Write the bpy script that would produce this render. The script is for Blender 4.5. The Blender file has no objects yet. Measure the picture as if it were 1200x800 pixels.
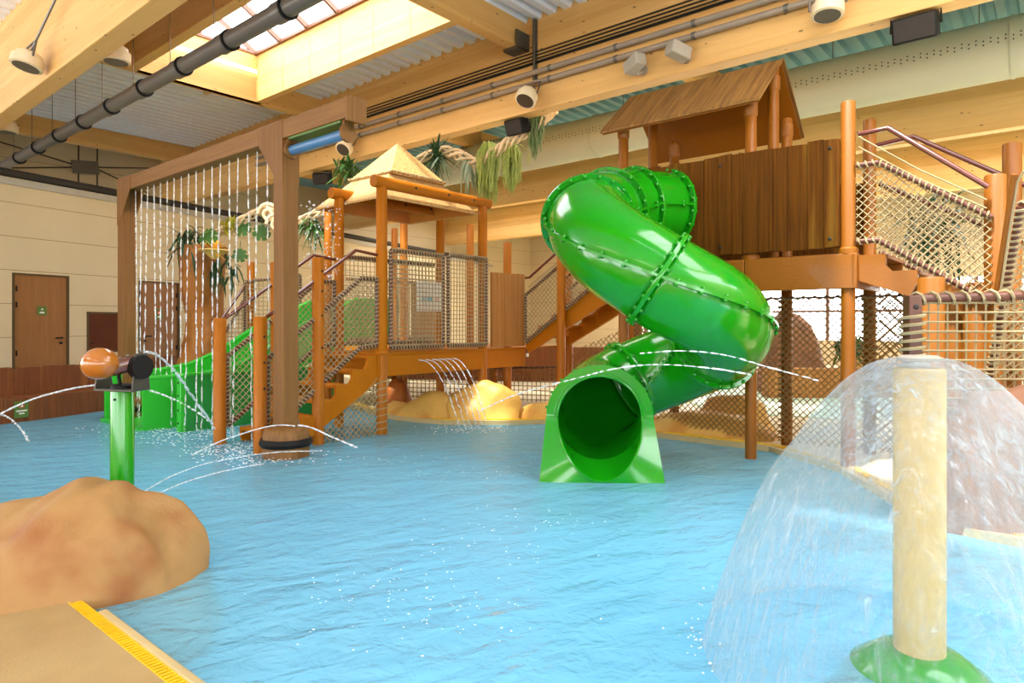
import bpy, math, random
from mathutils import Vector, Matrix, noise
R = random.Random(7)
SC = bpy.context.scene
COL = SC.collection
F, HZ, CH = 776.0, 379.0, 1.5           # focal length (px of a 1200 wide frame), horizon row, eye height above the water
def at(px, py, Y):                        # the point at depth Y seen at a pixel of the photograph (used for surveying)
    return Vector(((px-600)/F*Y, Y, CH+(HZ-py)/F*Y))
AX = Vector((-0.766, 0.6428, 0)).normalized()   # along the main beams (to the back left)
BX = Vector((-AX.y*-1, -AX.x, 0)).normalized()  # across them (to the back right)
ANG = math.atan2(AX.y, AX.x)
ZV = Vector((0, 0, 1))
def uv(u, v, z=0): return AX*u + BX*v + ZV*z
P1U, P1V = 7.155, 5.766
def pl(u, v, z=0): return uv(P1U+u, P1V+v, z)
def on_v(px, py, v):                     # the point on the vertical plane v = const seen at a pixel
    d = Vector(((px-600)/F, 1, (HZ-py)/F)); t = v/(d.x*BX.x+d.y*BX.y)
    return Vector((d.x*t, t, CH+d.z*t))

# ------------------------------------------------------------------ materials
def newmat(name):
    m = bpy.data.materials.new(name); m.use_nodes = True
    nt = m.node_tree; nt.nodes.clear()
    out = nt.nodes.new('ShaderNodeOutputMaterial')
    return m, nt, out
def principled(nt, out, rough=.5, spec=.5, metal=0, coat=0):
    b = nt.nodes.new('ShaderNodeBsdfPrincipled')
    b.inputs['Roughness'].default_value = rough
    b.inputs['Metallic'].default_value = metal
    b.inputs['Specular IOR Level'].default_value = spec
    b.inputs['Coat Weight'].default_value = coat
    b.inputs['Coat Roughness'].default_value = .05
    nt.links.new(b.outputs[0], out.inputs[0]); return b
def srgb(r, g, b):
    f = lambda c: (c/12.92 if c <= .04045 else ((c+.055)/1.055)**2.4)
    return (f(r/255), f(g/255), f(b/255), 1)
def coords(nt, rotz=0, scale=(1,1,1), loc=(0,0,0)):
    tc = nt.nodes.new('ShaderNodeTexCoord'); 
    m1 = nt.nodes.new('ShaderNodeMapping'); m1.inputs['Rotation'].default_value = (0,0,-rotz)
    m2 = nt.nodes.new('ShaderNodeMapping'); m2.inputs['Scale'].default_value = scale; m2.inputs['Location'].default_value = loc
    nt.links.new(tc.outputs['Object'], m1.inputs[0]); nt.links.new(m1.outputs[0], m2.inputs[0]); return m2.outputs[0]
def noise_tex(nt, vec, scale=5, detail=4, rough=.55, dist=0):
    n = nt.nodes.new('ShaderNodeTexNoise'); n.inputs['Scale'].default_value = scale
    n.inputs['Detail'].default_value = detail; n.inputs['Roughness'].default_value = rough; n.inputs['Distortion'].default_value = dist
    if vec: nt.links.new(vec, n.inputs['Vector'])
    return n.outputs['Fac']
def ramp(nt, fac, stops):
    r = nt.nodes.new('ShaderNodeValToRGB'); cr = r.color_ramp
    while len(cr.elements) < len(stops): cr.elements.new(.5)
    for e, (p, c) in zip(cr.elements, stops): e.position = p; e.color = c
    nt.links.new(fac, r.inputs[0]); return r.outputs[0]
def mix(nt, fac, a, b, mode='MIX'):
    m = nt.nodes.new('ShaderNodeMix'); m.data_type = 'RGBA'; m.blend_type = mode
    for s, v in ((0, fac), (6, a), (7, b)):
        if isinstance(v, (int, float)): m.inputs[s].default_value = v
        elif isinstance(v, tuple): m.inputs[s].default_value = v
        else: nt.links.new(v, m.inputs[s])
    return m.outputs[2]
def bump(nt, fac, bsdf, strength=.3, dist=.02):
    b = nt.nodes.new('ShaderNodeBump'); b.inputs['Strength'].default_value = strength; b.inputs['Distance'].default_value = dist
    nt.links.new(fac, b.inputs['Height']); nt.links.new(b.outputs[0], bsdf.inputs['Normal']); return b
W1, K0 = (1,1,1,1), (0,0,0,1)

def mat_plain(name, c, rough=.5, spec=.5, metal=0, coat=0, tex=0, texscale=60, var=.08):
    m, nt, out = newmat(name); b = principled(nt, out, rough, spec, metal, coat)
    v = coords(nt)
    n = noise_tex(nt, v, 3.0, 5)
    c2 = tuple(x*(1-var) for x in c[:3])+(1,); c3 = tuple(min(1, x*(1+var)) for x in c[:3])+(1,)
    nt.links.new(ramp(nt, n, [(.3, c2), (.7, c3)]), b.inputs['Base Color'])
    if tex: bump(nt, noise_tex(nt, v, texscale, 2), b, tex, .004)
    return m
def mat_wood(name, c1, c2, rotz=0, scale=(.35, 5, 5), knots=True, rough=.5, spec=.35):
    m, nt, out = newmat(name); b = principled(nt, out, rough, spec)
    v = coords(nt, rotz, scale)
    n = noise_tex(nt, v, 3.2, 8, .6, .6)
    col = ramp(nt, n, [(.28, c2), (.72, c1)])
    v3 = coords(nt, rotz, (.12, 1.5, 7.0))                       # laminated boards, each its own tone
    vo = nt.nodes.new('ShaderNodeTexVoronoi'); vo.inputs['Scale'].default_value = 1.0; nt.links.new(v3, vo.inputs['Vector'])
    sep = nt.nodes.new('ShaderNodeSeparateColor'); nt.links.new(vo.outputs['Color'], sep.inputs[0])
    col = mix(nt, .55, col, mix(nt, sep.outputs[0], c2, c1))
    if knots:
        v2 = coords(nt, rotz, (2.0, 4.5, 4.5))
        k = nt.nodes.new('ShaderNodeTexVoronoi'); k.inputs['Scale'].default_value = 1.5; nt.links.new(v2, k.inputs['Vector'])
        kn = ramp(nt, k.outputs['Distance'], [(.06, W1), (.10, K0)])
        col = mix(nt, kn, col, tuple(x*.35 for x in c2[:3])+(1,))
    nt.links.new(col, b.inputs['Base Color']); bump(nt, n, b, .08, .01)
    return m
def mat_streak(name, c1, c2, c3, axis=2, rotz=0, sc=9.0, rough=.6, b_=.5, spec=.3, stain=True):
    m, nt, out = newmat(name); b = principled(nt, out, rough, spec)
    s = [sc, sc, sc]; s[axis] = .45
    if axis == 1: s[2] = .45
    v = coords(nt, rotz, tuple(s))
    n = noise_tex(nt, v, 2.4, 8, .65)
    col = ramp(nt, n, [(.25, c2), (.7, c1)])
    if stain:
        s2 = [2.6, 2.6, 2.6]; s2[axis] = .12
        n2 = noise_tex(nt, coords(nt, rotz, tuple(s2), (3, 7, 1)), 1.6, 3)
        col = mix(nt, ramp(nt, n2, [(.58, K0), (.72, (.6,.6,.6,1))]), col, c3)
    nt.links.new(col, b.inputs['Base Color']); bump(nt, n, b, b_, .02)
    return m
def mat_rock(name, base, blot, rough=.7, sc=2.2, grain=.35, pale=None):
    m, nt, out = newmat(name); b = principled(nt, out, rough, .3)
    v = coords(nt)
    n = noise_tex(nt, v, sc, 3, .5)
    col = ramp(nt, n, [(.5, base), (.68, blot)])
    n2 = noise_tex(nt, v, sc*6, 5)
    col = mix(nt, .25, col, ramp(nt, n2, [(.3, tuple(x*.7 for x in base[:3])+(1,)), (.7, pale or base)]))
    nt.links.new(col, b.inputs['Base Color']); bump(nt, noise_tex(nt, v, 70, 3), b, grain, .006)
    return m

M = {}
M['glulam'] = mat_wood('glulam', srgb(232,190,122), srgb(208,160,90), ANG)
M['glulam_cross'] = mat_wood('glulam_cross', srgb(228,186,116), srgb(206,156,88), ANG+math.pi/2)
M['deck_metal'] = mat_plain('deck_metal', srgb(230,236,248), .5, .4, 0, var=.03)
M['deck_daylit'] = mat_plain('deck_daylit', srgb(120,168,180), .5, .4, 0, var=.05)  # same metal deck with bluish daylight put into its colour
M['wall'] = None
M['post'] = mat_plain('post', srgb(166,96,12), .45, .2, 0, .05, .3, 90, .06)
M['post_shaded'] = mat_plain('post_shaded', srgb(134,78,8), .5, .3, 0, .08, .4, 80, .06)  # post paint with the tower's shade put into the colour
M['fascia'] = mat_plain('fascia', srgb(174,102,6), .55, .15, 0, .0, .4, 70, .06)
M['fascia_shaded'] = mat_plain('fascia_shaded', srgb(138,81,6), .5, .3, 0, .08, .7, 60, .06)  # fascia paint darkened for the shade around the tower
M['bar'] = mat_plain('bar', srgb(92,50,34), .4, .5, var=.1)
M['rail'] = mat_plain('rail', srgb(98,44,34), .25, .6, 0, .4, var=.05)
M['rope'] = mat_plain('rope', srgb(162,145,110), .8, .2, tex=.5, texscale=160, var=.12)
M['rope_dark'] = mat_plain('rope_dark', srgb(140,112,70), .8, .2, tex=.5, texscale=160, var=.12)
M['rope_black'] = mat_plain('rope_black', srgb(52,42,32), .8, .2, var=.1)
M['bolt'] = mat_plain('bolt', srgb(42,36,34), .35, .6, .5)
M['steel'] = mat_plain('steel', srgb(110,106,100), .4, .5, .6)
M['black'] = mat_plain('black', srgb(20,19,19), .6, .2)
M['pvc'] = mat_plain('pvc', srgb(92,90,86), .35, .5, var=.05)
M['conduit'] = mat_plain('conduit', srgb(150,136,120), .35, .5, .1)
M['pipe_dark'] = mat_plain('pipe_dark', srgb(52,46,41), .6, .2)
M['cream'] = mat_plain('cream', srgb(226,208,172), .5, .4)
M['camera_grey'] = mat_plain('camera_grey', srgb(168,160,146), .5, .4)
M['green'] = mat_plain('green', srgb(18,138,12), .16, .5, 0, .2, var=.03)
M['green_in'] = M['green']
M['green_flat'] = mat_plain('green_flat', srgb(44,178,44), .35, .5, 0, .1, var=.05)
M['green_dark'] = mat_plain('green_dark', srgb(34,140,54), .35, .5, 0, .1, var=.05)
M['yellow'] = mat_plain('yellow', srgb(222,178,20), .45, .4)
M['kerb'] = mat_plain('kerb', srgb(188,166,118), .5, .3, tex=.3)
M['sand_deck'] = mat_rock('sand_deck', srgb(172,145,98), srgb(162,132,86), .75, 1.2, .5)
M['rock'] = mat_rock('rock', srgb(160,122,74), srgb(134,74,30), .55, 2.0, .6)
M['rock_gold'] = mat_rock('rock_gold', srgb(216,168,84), srgb(190,122,50), .42, 2.4, .25)
M['rock_orange'] = mat_rock('rock_orange', srgb(176,100,40), srgb(138,72,30), .42, 3, .25)
M['rock_brown'] = mat_rock('rock_brown', srgb(150,104,76), srgb(112,72,50), .6, 2.6, .5)
M['rock_pillar'] = mat_rock('rock_pillar', srgb(168,110,48), srgb(110,64,26), .6, 1.8, .5)
M['planks'] = mat_streak('planks', srgb(104,60,6), srgb(66,36,4), srgb(146,108,34), 2, 0, 14, .7, .8, .1)
M['planks_light'] = mat_streak('planks_light', srgb(176,122,62), srgb(150,98,46), srgb(186,140,76), 2, 0, 7)
M['planks_red'] = mat_streak('planks_red', srgb(132,76,36), srgb(98,54,28), srgb(150,100,48), 2, 0, 7)
M['timber'] = mat_streak('timber', srgb(134,94,48), srgb(104,68,32), srgb(146,112,60), 2, 0, 12, .55, .3)
M['timber_u'] = mat_streak('timber_u', srgb(142,102,54), srgb(112,76,38), srgb(152,118,66), 0, ANG, 12, .55, .3)
M['thatch'] = mat_streak('thatch', srgb(208,172,114), srgb(170,124,66), srgb(226,200,150), 2, 0, 14, .7, .8, .2, False)
M['soffit'] = mat_plain('soffit', srgb(182,112,46), .5, .4)
M['roof_brown'] = mat_streak('roof_brown', srgb(150,108,52), srgb(84,54,24), srgb(120,84,44), 1, ANG, 9, .7, 1.0, .2, False)
M['door'] = mat_streak('door', srgb(152,104,58), srgb(134,88,48), srgb(152,104,60), 2, 0, 6, .5, .1, .3, False)
M['door_frame'] = mat_plain('door_frame', srgb(84,66,42), .6, .2)
M['sign_green'] = mat_plain('sign_green', srgb(86,112,48), .5, .4)
M['white'] = mat_plain('white', srgb(236,234,226), .5, .4)
M['print_blue'] = mat_plain('print_blue', srgb(90,180,205), .5, .4)
M['print_red'] = mat_plain('print_red', srgb(205,60,50), .5, .4)
M['duct'] = mat_plain('duct', srgb(180,182,162), .8, .2, var=.02)
M['niche'] = mat_plain('niche', srgb(86,42,20), .6, .15)
M['leaf'] = mat_plain('leaf', srgb(64,104,44), .45, .4, var=.3)
M['leaf_dark'] = mat_plain('leaf_dark', srgb(44,76,44), .45, .4, var=.3)
M['leaf_grey'] = mat_plain('leaf_grey', srgb(140,158,132), .6, .3, var=.2)
M['moss'] = mat_plain('moss', srgb(172,184,100), .7, .2, var=.3)
M['moss_grey'] = mat_plain('moss_grey', srgb(122,140,92), .7, .2, var=.3)
M['branch'] = mat_plain('branch', srgb(222,196,156), .7, .2, var=.12)
M['ball'] = mat_plain('ball', srgb(160,94,24), .2, .5, 0, .5)
M['barrel'] = mat_plain('barrel', srgb(96,52,38), .2, .5, 0, .6)
M['bracket'] = mat_plain('bracket', srgb(70,66,60), .35, .5, .3)
M['blue'] = mat_plain('blue', srgb(70,116,160), .3, .5)
M['pole_sand'] = mat_plain('pole_sand', srgb(198,168,104), .45, .5, 0, .2, var=.05)
M['lens'] = mat_plain('lens', srgb(72,64,54), .3, .5)
M['pool_floor'] = mat_plain('pool_floor', srgb(150,212,242), .6, .2, var=.05)
M['far_floor'] = mat_plain('far_floor', srgb(214,196,158), .5, .4)
M['frame_red'] = mat_plain('frame_red', srgb(116,78,58), .4, .4)
M['teal'] = mat_plain('teal', srgb(196,214,190), .7, .3)
M['bowl'] = mat_plain('bowl', srgb(232,196,110), .5, .3)

def mat_wall():
    m, nt, out = newmat('wall_panels'); b = principled(nt, out, .55, .35)
    tc = nt.nodes.new('ShaderNodeTexCoord'); sp = nt.nodes.new('ShaderNodeSeparateXYZ'); nt.links.new(tc.outputs['Object'], sp.inputs[0])
    mo = nt.nodes.new('ShaderNodeMath'); mo.operation = 'MODULO'; nt.links.new(sp.outputs[2], mo.inputs[0]); mo.inputs[1].default_value = .62
    lt = nt.nodes.new('ShaderNodeMath'); lt.operation = 'LESS_THAN'; nt.links.new(mo.outputs[0], lt.inputs[0]); lt.inputs[1].default_value = .012
    n = noise_tex(nt, coords(nt), .8, 3)
    col = ramp(nt, n, [(.3, srgb(198,178,142)), (.7, srgb(206,186,150))])
    nt.links.new(mix(nt, lt.outputs[0], col, srgb(140,120,86)), b.inputs['Base Color'])
    return m
M['wall'] = mat_wall()

def schlick(nt, normal, base, amt, power=5):
    g = nt.nodes.new('ShaderNodeLayerWeight'); g.inputs[0].default_value = .5
    if normal: nt.links.new(normal, g.inputs['Normal'])
    p = nt.nodes.new('ShaderNodeMath'); p.operation = 'POWER'; nt.links.new(g.outputs['Facing'], p.inputs[0]); p.inputs[1].default_value = power
    m = nt.nodes.new('ShaderNodeMath'); m.operation = 'MULTIPLY_ADD'; nt.links.new(p.outputs[0], m.inputs[0]); m.inputs[1].default_value = amt; m.inputs[2].default_value = base
    m.use_clamp = True; return m.outputs[0]
def mat_water(name, tint, rough, bscale, bstr, foam=0):
    m, nt, out = newmat(name)
    v = coords(nt)
    n1 = noise_tex(nt, v, bscale, 4, .6, .8)
    n2 = noise_tex(nt, coords(nt, .5, (1, 2.2, 1)), bscale*.28, 3, .5, .5)
    add = nt.nodes.new('ShaderNodeMath'); add.operation = 'MULTIPLY_ADD'; nt.links.new(n2, add.inputs[0]); add.inputs[1].default_value = 2.2; nt.links.new(n1, add.inputs[2])
    bp = nt.nodes.new('ShaderNodeBump'); bp.inputs['Strength'].default_value = bstr; bp.inputs['Distance'].default_value = .035; nt.links.new(add.outputs[0], bp.inputs['Height'])
    tr = nt.nodes.new('ShaderNodeBsdfTransparent'); tr.inputs[0].default_value = tint
    df = nt.nodes.new('ShaderNodeBsdfDiffuse'); df.inputs[0].default_value = srgb(126,198,228); nt.links.new(bp.outputs[0], df.inputs['Normal'])
    m0 = nt.nodes.new('ShaderNodeMixShader'); m0.inputs[0].default_value = .6
    nt.links.new(tr.outputs[0], m0.inputs[1]); nt.links.new(df.outputs[0], m0.inputs[2])
    gl = nt.nodes.new('ShaderNodeBsdfGlossy'); gl.inputs['Roughness'].default_value = rough; nt.links.new(bp.outputs[0], gl.inputs['Normal'])
    mx = nt.nodes.new('ShaderNodeMixShader'); nt.links.new(schlick(nt, bp.outputs[0], .03, .42), mx.inputs[0])
    nt.links.new(m0.outputs[0], mx.inputs[1]); nt.links.new(gl.outputs[0], mx.inputs[2]); nt.links.new(mx.outputs[0], out.inputs[0])
    return m
M['water'] = mat_water('pool_water', (.72,.93,1,1), .03, 6.5, .85)

def mat_film():                          # falling sheet of water: clear with whitish streaks
    m, nt, out = newmat('water_film')
    tc = nt.nodes.new('ShaderNodeTexCoord')
    mp = nt.nodes.new('ShaderNodeMapping'); mp.inputs['Scale'].default_value = (14, 14, 2.2); nt.links.new(tc.outputs['Object'], mp.inputs[0])
    n = noise_tex(nt, mp.outputs[0], 1.6, 6, .65, .8)
    n2 = noise_tex(nt, mp.outputs[0], .55, 4, .6, .4)
    bp = nt.nodes.new('ShaderNodeBump'); bp.inputs['Strength'].default_value = .8; bp.inputs['Distance'].default_value = .05; nt.links.new(n, bp.inputs['Height'])
    tr = nt.nodes.new('ShaderNodeBsdfTransparent'); tr.inputs[0].default_value = (.95,.98,1,1)
    gl = nt.nodes.new('ShaderNodeBsdfGlossy'); gl.inputs['Roughness'].default_value = .08; nt.links.new(bp.outputs[0], gl.inputs['Normal'])
    mx = nt.nodes.new('ShaderNodeMixShader'); nt.links.new(schlick(nt, bp.outputs[0], .03, .7, 4), mx.inputs[0]); nt.links.new(tr.outputs[0], mx.inputs[1]); nt.links.new(gl.outputs[0], mx.inputs[2])
    df = nt.nodes.new('ShaderNodeBsdfDiffuse'); df.inputs[0].default_value = (.62,.70,.76,1)
    tl = nt.nodes.new('ShaderNodeBsdfTranslucent'); tl.inputs[0].default_value = (.62,.70,.76,1)
    m1 = nt.nodes.new('ShaderNodeMixShader'); m1.inputs[0].default_value = .5; nt.links.new(df.outputs[0], m1.inputs[1]); nt.links.new(tl.outputs[0], m1.inputs[2])
    s1 = ramp(nt, n, [(.44, K0), (.74, (.75,.75,.75,1))]); s2 = ramp(nt, n2, [(.40, (.10,.10,.10,1)), (.66, (.85,.85,.85,1))])
    mul = nt.nodes.new('ShaderNodeMath'); mul.operation = 'MULTIPLY'; nt.links.new(s1, mul.inputs[0]); nt.links.new(s2, mul.inputs[1])
    ad = nt.nodes.new('ShaderNodeMath'); ad.operation = 'ADD'; nt.links.new(mul.outputs[0], ad.inputs[0]); nt.links.new(schlick(nt, bp.outputs[0], .05, .35, 2.5), ad.inputs[1])
    m2 = nt.nodes.new('ShaderNodeMixShader'); nt.links.new(ad.outputs[0], m2.inputs[0]); nt.links.new(mx.outputs[0], m2.inputs[1]); nt.links.new(m1.outputs[0], m2.inputs[2])
    nt.links.new(m2.outputs[0], out.inputs[0]); return m
M['film'] = mat_film()
def mat_drop():
    m, nt, out = newmat('water_drops')
    tr = nt.nodes.new('ShaderNodeBsdfTransparent'); tr.inputs[0].default_value = (.97,.99,1,1)
    gl = nt.nodes.new('ShaderNodeBsdfPrincipled'); gl.inputs['Base Color'].default_value = (.9,.94,.97,1); gl.inputs['Roughness'].default_value = .1
    gl.inputs['Specular IOR Level'].default_value = .8
    v = coords(nt); n = noise_tex(nt, v, 25, 2)
    mx = nt.nodes.new('ShaderNodeMixShader'); nt.links.new(ramp(nt, n, [(.3, (.2,.2,.2,1)), (.6, (.7,.7,.7,1))]), mx.inputs[0])
    nt.links.new(tr.outputs[0], mx.inputs[1]); nt.links.new(gl.outputs[0], mx.inputs[2]); nt.links.new(mx.outputs[0], out.inputs[0]); return m
M['drop'] = mat_drop()
def mat_glass():
    m, nt, out = newmat('window_glass')
    tr = nt.nodes.new('ShaderNodeBsdfTransparent'); tr.inputs[0].default_value = (.96,.98,.98,1)
    gl = nt.nodes.new('ShaderNodeBsdfGlossy'); gl.inputs['Roughness'].default_value = .02
    mx = nt.nodes.new('ShaderNodeMixShader'); nt.links.new(schlick(nt, None, .05, .6), mx.inputs[0]); nt.links.new(tr.outputs[0], mx.inputs[1]); nt.links.new(gl.outputs[0], mx.inputs[2])
    nt.links.new(mx.outputs[0], out.inputs[0]); return m
M['glass'] = mat_glass()

# ------------------------------------------------------------------ mesh builder
class MB:
    def __init__(s): s.v = []; s.f = []
    def add(s, vs, fs):
        o = len(s.v); s.v += [Vector(p) for p in vs]; s.f += [tuple(i+o for i in f) for f in fs]; return s
    def hexa(s, p):                        # 8 corners: bottom 4, top 4 (both anticlockwise)
        return s.add(p, [(3,2,1,0),(4,5,6,7),(0,1,5,4),(1,2,6,5),(2,3,7,6),(3,0,4,7)])
    def box(s, c, size, ax=None):          # box centred at c with half axes along ax
        c = Vector(c); x, y, z = ax or (Vector((1,0,0)), Vector((0,1,0)), ZV)
        x = x*(size[0]/2); y = y*(size[1]/2); z = z*(size[2]/2)
        return s.hexa([c-x-y-z, c+x-y-z, c+x+y-z, c-x+y-z, c-x-y+z, c+x-y+z, c+x+y+z, c-x+y+z])
    def beam(s, a, b, w, h, up=ZV):        # bar from a to b
        a, b = Vector(a), Vector(b); d = (b-a); L = d.length; d.normalize()
        sd = d.cross(up); sd.normalize(); u = sd.cross(d)
        return s.box((a+b)/2, (L, w, h), (d, -sd, u))
    def tube(s, pts, r, n=8, caps=True):
        pts = [Vector(p) for p in pts]; rs = r if isinstance(r, (list, tuple)) else [r]*len(pts)
        N = len(pts); t0 = (pts[1]-pts[0]).normalized()
        ref = ZV if abs(t0.z) < .9 else Vector((1,0,0)); nx = t0.cross(ref).normalized()
        base = len(s.v)
        for i in range(N):
            t = (pts[min(i+1, N-1)]-pts[max(i-1, 0)])
            if t.length < 1e-9: t = t0
            t.normalize(); nx = (nx - t*nx.dot(t)); 
            if nx.length < 1e-6: nx = t.orthogonal()
            nx.normalize(); ny = t.cross(nx)
            for k in range(n):
                a = 2*math.pi*k/n; s.v.append(pts[i]+(nx*math.cos(a)+ny*math.sin(a))*rs[i])
        for i in range(N-1):
            for k in range(n):
                k2 = (k+1) % n; s.f.append((base+i*n+k, base+i*n+k2, base+(i+1)*n+k2, base+(i+1)*n+k))
        if caps:
            s.f.append(tuple(base+k for k in reversed(range(n)))); s.f.append(tuple(base+(N-1)*n+k for k in range(n)))
        return s
    def cyl(s, a, b, r, n=16, r2=None): return s.tube([a, b], [r, r if r2 is None else r2], n)
    def lathe(s, o, prof, n=24, axis=ZV, caps=True):     # prof: (radius, height) along axis
        o = Vector(o); axis = Vector(axis).normalized(); x = axis.orthogonal().normalized(); y = axis.cross(x)
        base = len(s.v)
        for r, h in prof:
            for k in range(n):
                a = 2*math.pi*k/n; s.v.append(o+axis*h+(x*math.cos(a)+y*math.sin(a))*max(r, 1e-4))
        for i in range(len(prof)-1):
            for k in range(n):
                k2 = (k+1) % n; s.f.append((base+i*n+k, base+i*n+k2, base+(i+1)*n+k2, base+(i+1)*n+k))
        if caps:
            s.f.append(tuple(base+k for k in reversed(range(n)))); s.f.append(tuple(base+(len(prof)-1)*n+k for k in range(n)))
        return s
    def ball(s, c, r, n=8, m=6, sq=(1,1,1)):
        c = Vector(c); base = len(s.v)
        for i in range(1, m):
            p = math.pi*i/m
            for k in range(n):
                a = 2*math.pi*k/n; s.v.append(c+Vector((math.sin(p)*math.cos(a)*sq[0], math.sin(p)*math.sin(a)*sq[1], math.cos(p)*sq[2]))*r)
        t = len(s.v); s.v.append(c+Vector((0,0,r*sq[2]))); s.v.append(c-Vector((0,0,r*sq[2])))
        for k in range(n):
            k2 = (k+1) % n; s.f.append((t, base+k, base+k2)); s.f.append((t+1, base+(m-2)*n+k2, base+(m-2)*n+k))
            for i in range(m-2): s.f.append((base+i*n+k, base+(i+1)*n+k, base+(i+1)*n+k2, base+i*n+k2))
        return s
    def prism(s, poly, ext):               # polygon (3D points) extruded by ext
        ext = Vector(ext); n = len(poly); poly = [Vector(p) for p in poly]
        return s.add(poly+[p+ext for p in poly], [tuple(reversed(range(n))), tuple(range(n, 2*n))]+[(i, (i+1) % n, (i+1) % n+n, i+n) for i in range(n)])

ORG = {}
def mk(name, mb, mat, parent=None, bev=0, smooth=True, bn=True):
    if parent is None:
        xs = [p.x for p in mb.v]; ys = [p.y for p in mb.v]; zs = [p.z for p in mb.v]
        org = Vector(((min(xs)+max(xs))/2, (min(ys)+max(ys))/2, min(zs)))
    else: org = ORG[parent.name]
    me = bpy.data.meshes.new(name); me.from_pydata([tuple(p-org) for p in mb.v], [], mb.f); me.update()
    import bmesh
    if bn:
        bm = bmesh.new(); bm.from_mesh(me); bmesh.ops.recalc_face_normals(bm, faces=bm.faces); bm.to_mesh(me); bm.free()
    o = bpy.data.objects.new(name, me); COL.objects.link(o)
    me.materials.append(M[mat] if isinstance(mat, str) else mat)
    if smooth:
        me.polygons.foreach_set('use_smooth', [True]*len(me.polygons))
        try: me.set_sharp_from_angle(angle=.7)
        except Exception: pass
    if parent is None: o.location = org
    else: o.parent = parent
    ORG[o.name] = org
    if bev:
        b = o.modifiers.new('soft_edges', 'BEVEL'); b.width = bev; b.segments = 2; b.limit_method = 'ANGLE'; b.angle_limit = .8
    return o
def thing(name, label, cat, loc, group=None):
    o = bpy.data.objects.new(name, None); COL.objects.link(o); o.location = Vector(loc); o.empty_display_size = .1
    ORG[o.name] = Vector(loc); o['label'] = label; o['category'] = cat
    if group: o['group'] = group
    return o
def tag(o, label, cat, group=None, kind=None):
    o['label'] = label; o['category'] = cat
    if group: o['group'] = group
    if kind: o['kind'] = kind
    return o
def struct(name, mb, mat, label=None, cat=None, bev=0, parent=None, smooth=True):
    o = mk(name, mb, mat, parent, bev, smooth)
    if parent is None:
        o['kind'] = 'structure'
        if label: o['label'] = label
        if cat: o['category'] = cat
    return o

# ------------------------------------------------------------------ camera, world, sun
cam = bpy.data.cameras.new('camera'); co = bpy.data.objects.new('camera', cam); COL.objects.link(co)
co.location = (0, 0, CH); co.rotation_euler = (math.pi/2, 0, 0)
cam.sensor_width = 36; cam.lens = F/1200*36; cam.shift_y = -(400-HZ)/1200; cam.clip_end = 300
SC.camera = co
w = bpy.data.worlds.new('world'); SC.world = w; w.use_nodes = True
wn = w.node_tree; bg = wn.nodes['Background']
bg.inputs[0].default_value = (.95, .97, 1.0, 1); bg.inputs[1].default_value = 8.0
sun = bpy.data.lights.new('sun', 'SUN'); so = bpy.data.objects.new('sun', sun); COL.objects.link(so)
sun.energy = 7.0; sun.angle = math.radians(2.5); sun.color = (1, .95, .86)
sd = (BX*.42 + AX*-.05 - ZV).normalized(); so.rotation_euler = sd.to_track_quat('-Z', 'Y').to_euler(); so.location = (0, 0, 30)
SC.view_settings.view_transform = 'Standard'; SC.view_settings.look = 'None'; SC.view_settings.gamma = 1; SC.view_settings.use_curve_mapping = False
SC.view_settings.exposure = 0.52
cy = SC.cycles
cy.use_denoising = True; cy.max_bounces = 10; cy.diffuse_bounces = 5; cy.glossy_bounces = 4; cy.transparent_max_bounces = 24
cy.sample_clamp_indirect = 6; cy.caustics_reflective = False; cy.caustics_refractive = False

# ================================================================== THE HALL
ZD, ZB = 6.2, 4.8                                    # underside of the metal deck, underside of the main beams
def fbox(u0, u1, v0, v1, z0, z1): 
    return MB().hexa([uv(u0,v0,z0), uv(u0,v1,z0), uv(u1,v1,z0), uv(u1,v0,z0), uv(u0,v0,z1), uv(u0,v1,z1), uv(u1,v1,z1), uv(u1,v0,z1)])
for i, (v0, lab, u0, u1) in enumerate(((2.80, 'glued timber main beam nearest the viewer, top left', 2, 20), (8.10, 'glued timber main beam carrying the grey conduits and cameras', -3.5, 20),
                               (13.95, 'glued timber main beam behind the white fabric duct', -6, 20), (19.45, 'farthest glued timber main beam at the back of hall', -8, 20))):
    o = struct('beam', fbox(u0, u1, v0, v0+.26, ZB, ZD+.1), 'glulam', lab, 'beam', .012)
for u, lab in ((18.0, 'short timber cross beam by the far outer wall'), (12.0, 'timber cross beam at the skylight end'), (6.5, 'timber cross beam seated in the steel bracket')):
    struct('beam', fbox(u, u+.2, 3.06, 8.10, 5.78, ZD+.05), 'glulam_cross', lab, 'beam', .01)
for v0, u0, u1 in ((8.62,17,17.2), (8.62,11,11.2), (8.62,5,5.2)):
    struct('beam', fbox(u0, u1, v0, 13.95, 5.78, ZD+.05), 'glulam_cross', None, 'beam')
def deck(u0, u1, v0, v1, z=ZD):
    mb = MB(); p = .28; n = int(round((u1-u0)/p)); prof = []
    for i in range(n):
        b = u0+(u1-u0)*i/n; q = (u1-u0)/n
        prof += [(b, 0), (b+q*.42, 0), (b+q*.55, .085), (b+q*.87, .085)]
    prof.append((u1, 0))
    for (a, z0), (b, z1) in zip(prof, prof[1:]):
        mb.add([uv(a, v0, z+z0), uv(b, v0, z+z1), uv(b, v1, z+z1), uv(a, v1, z+z0)], [(0,1,2,3)])
    return mb
def deckbay(regs, mat, lab, tops=True):
    mb = MB()
    for r in regs:
        d = deck(*r); mb.add(d.v, d.f)
        if tops: b = fbox(r[0], r[1], r[2], r[3], ZD+.12, ZD+.2); mb.add(b.v, b.f)
    struct('ceiling', mb, mat, lab, 'ceiling', smooth=False)
SK = (6.7, 12.0, 4.45, 6.62)                         # the skylight seen in the photograph
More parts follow.
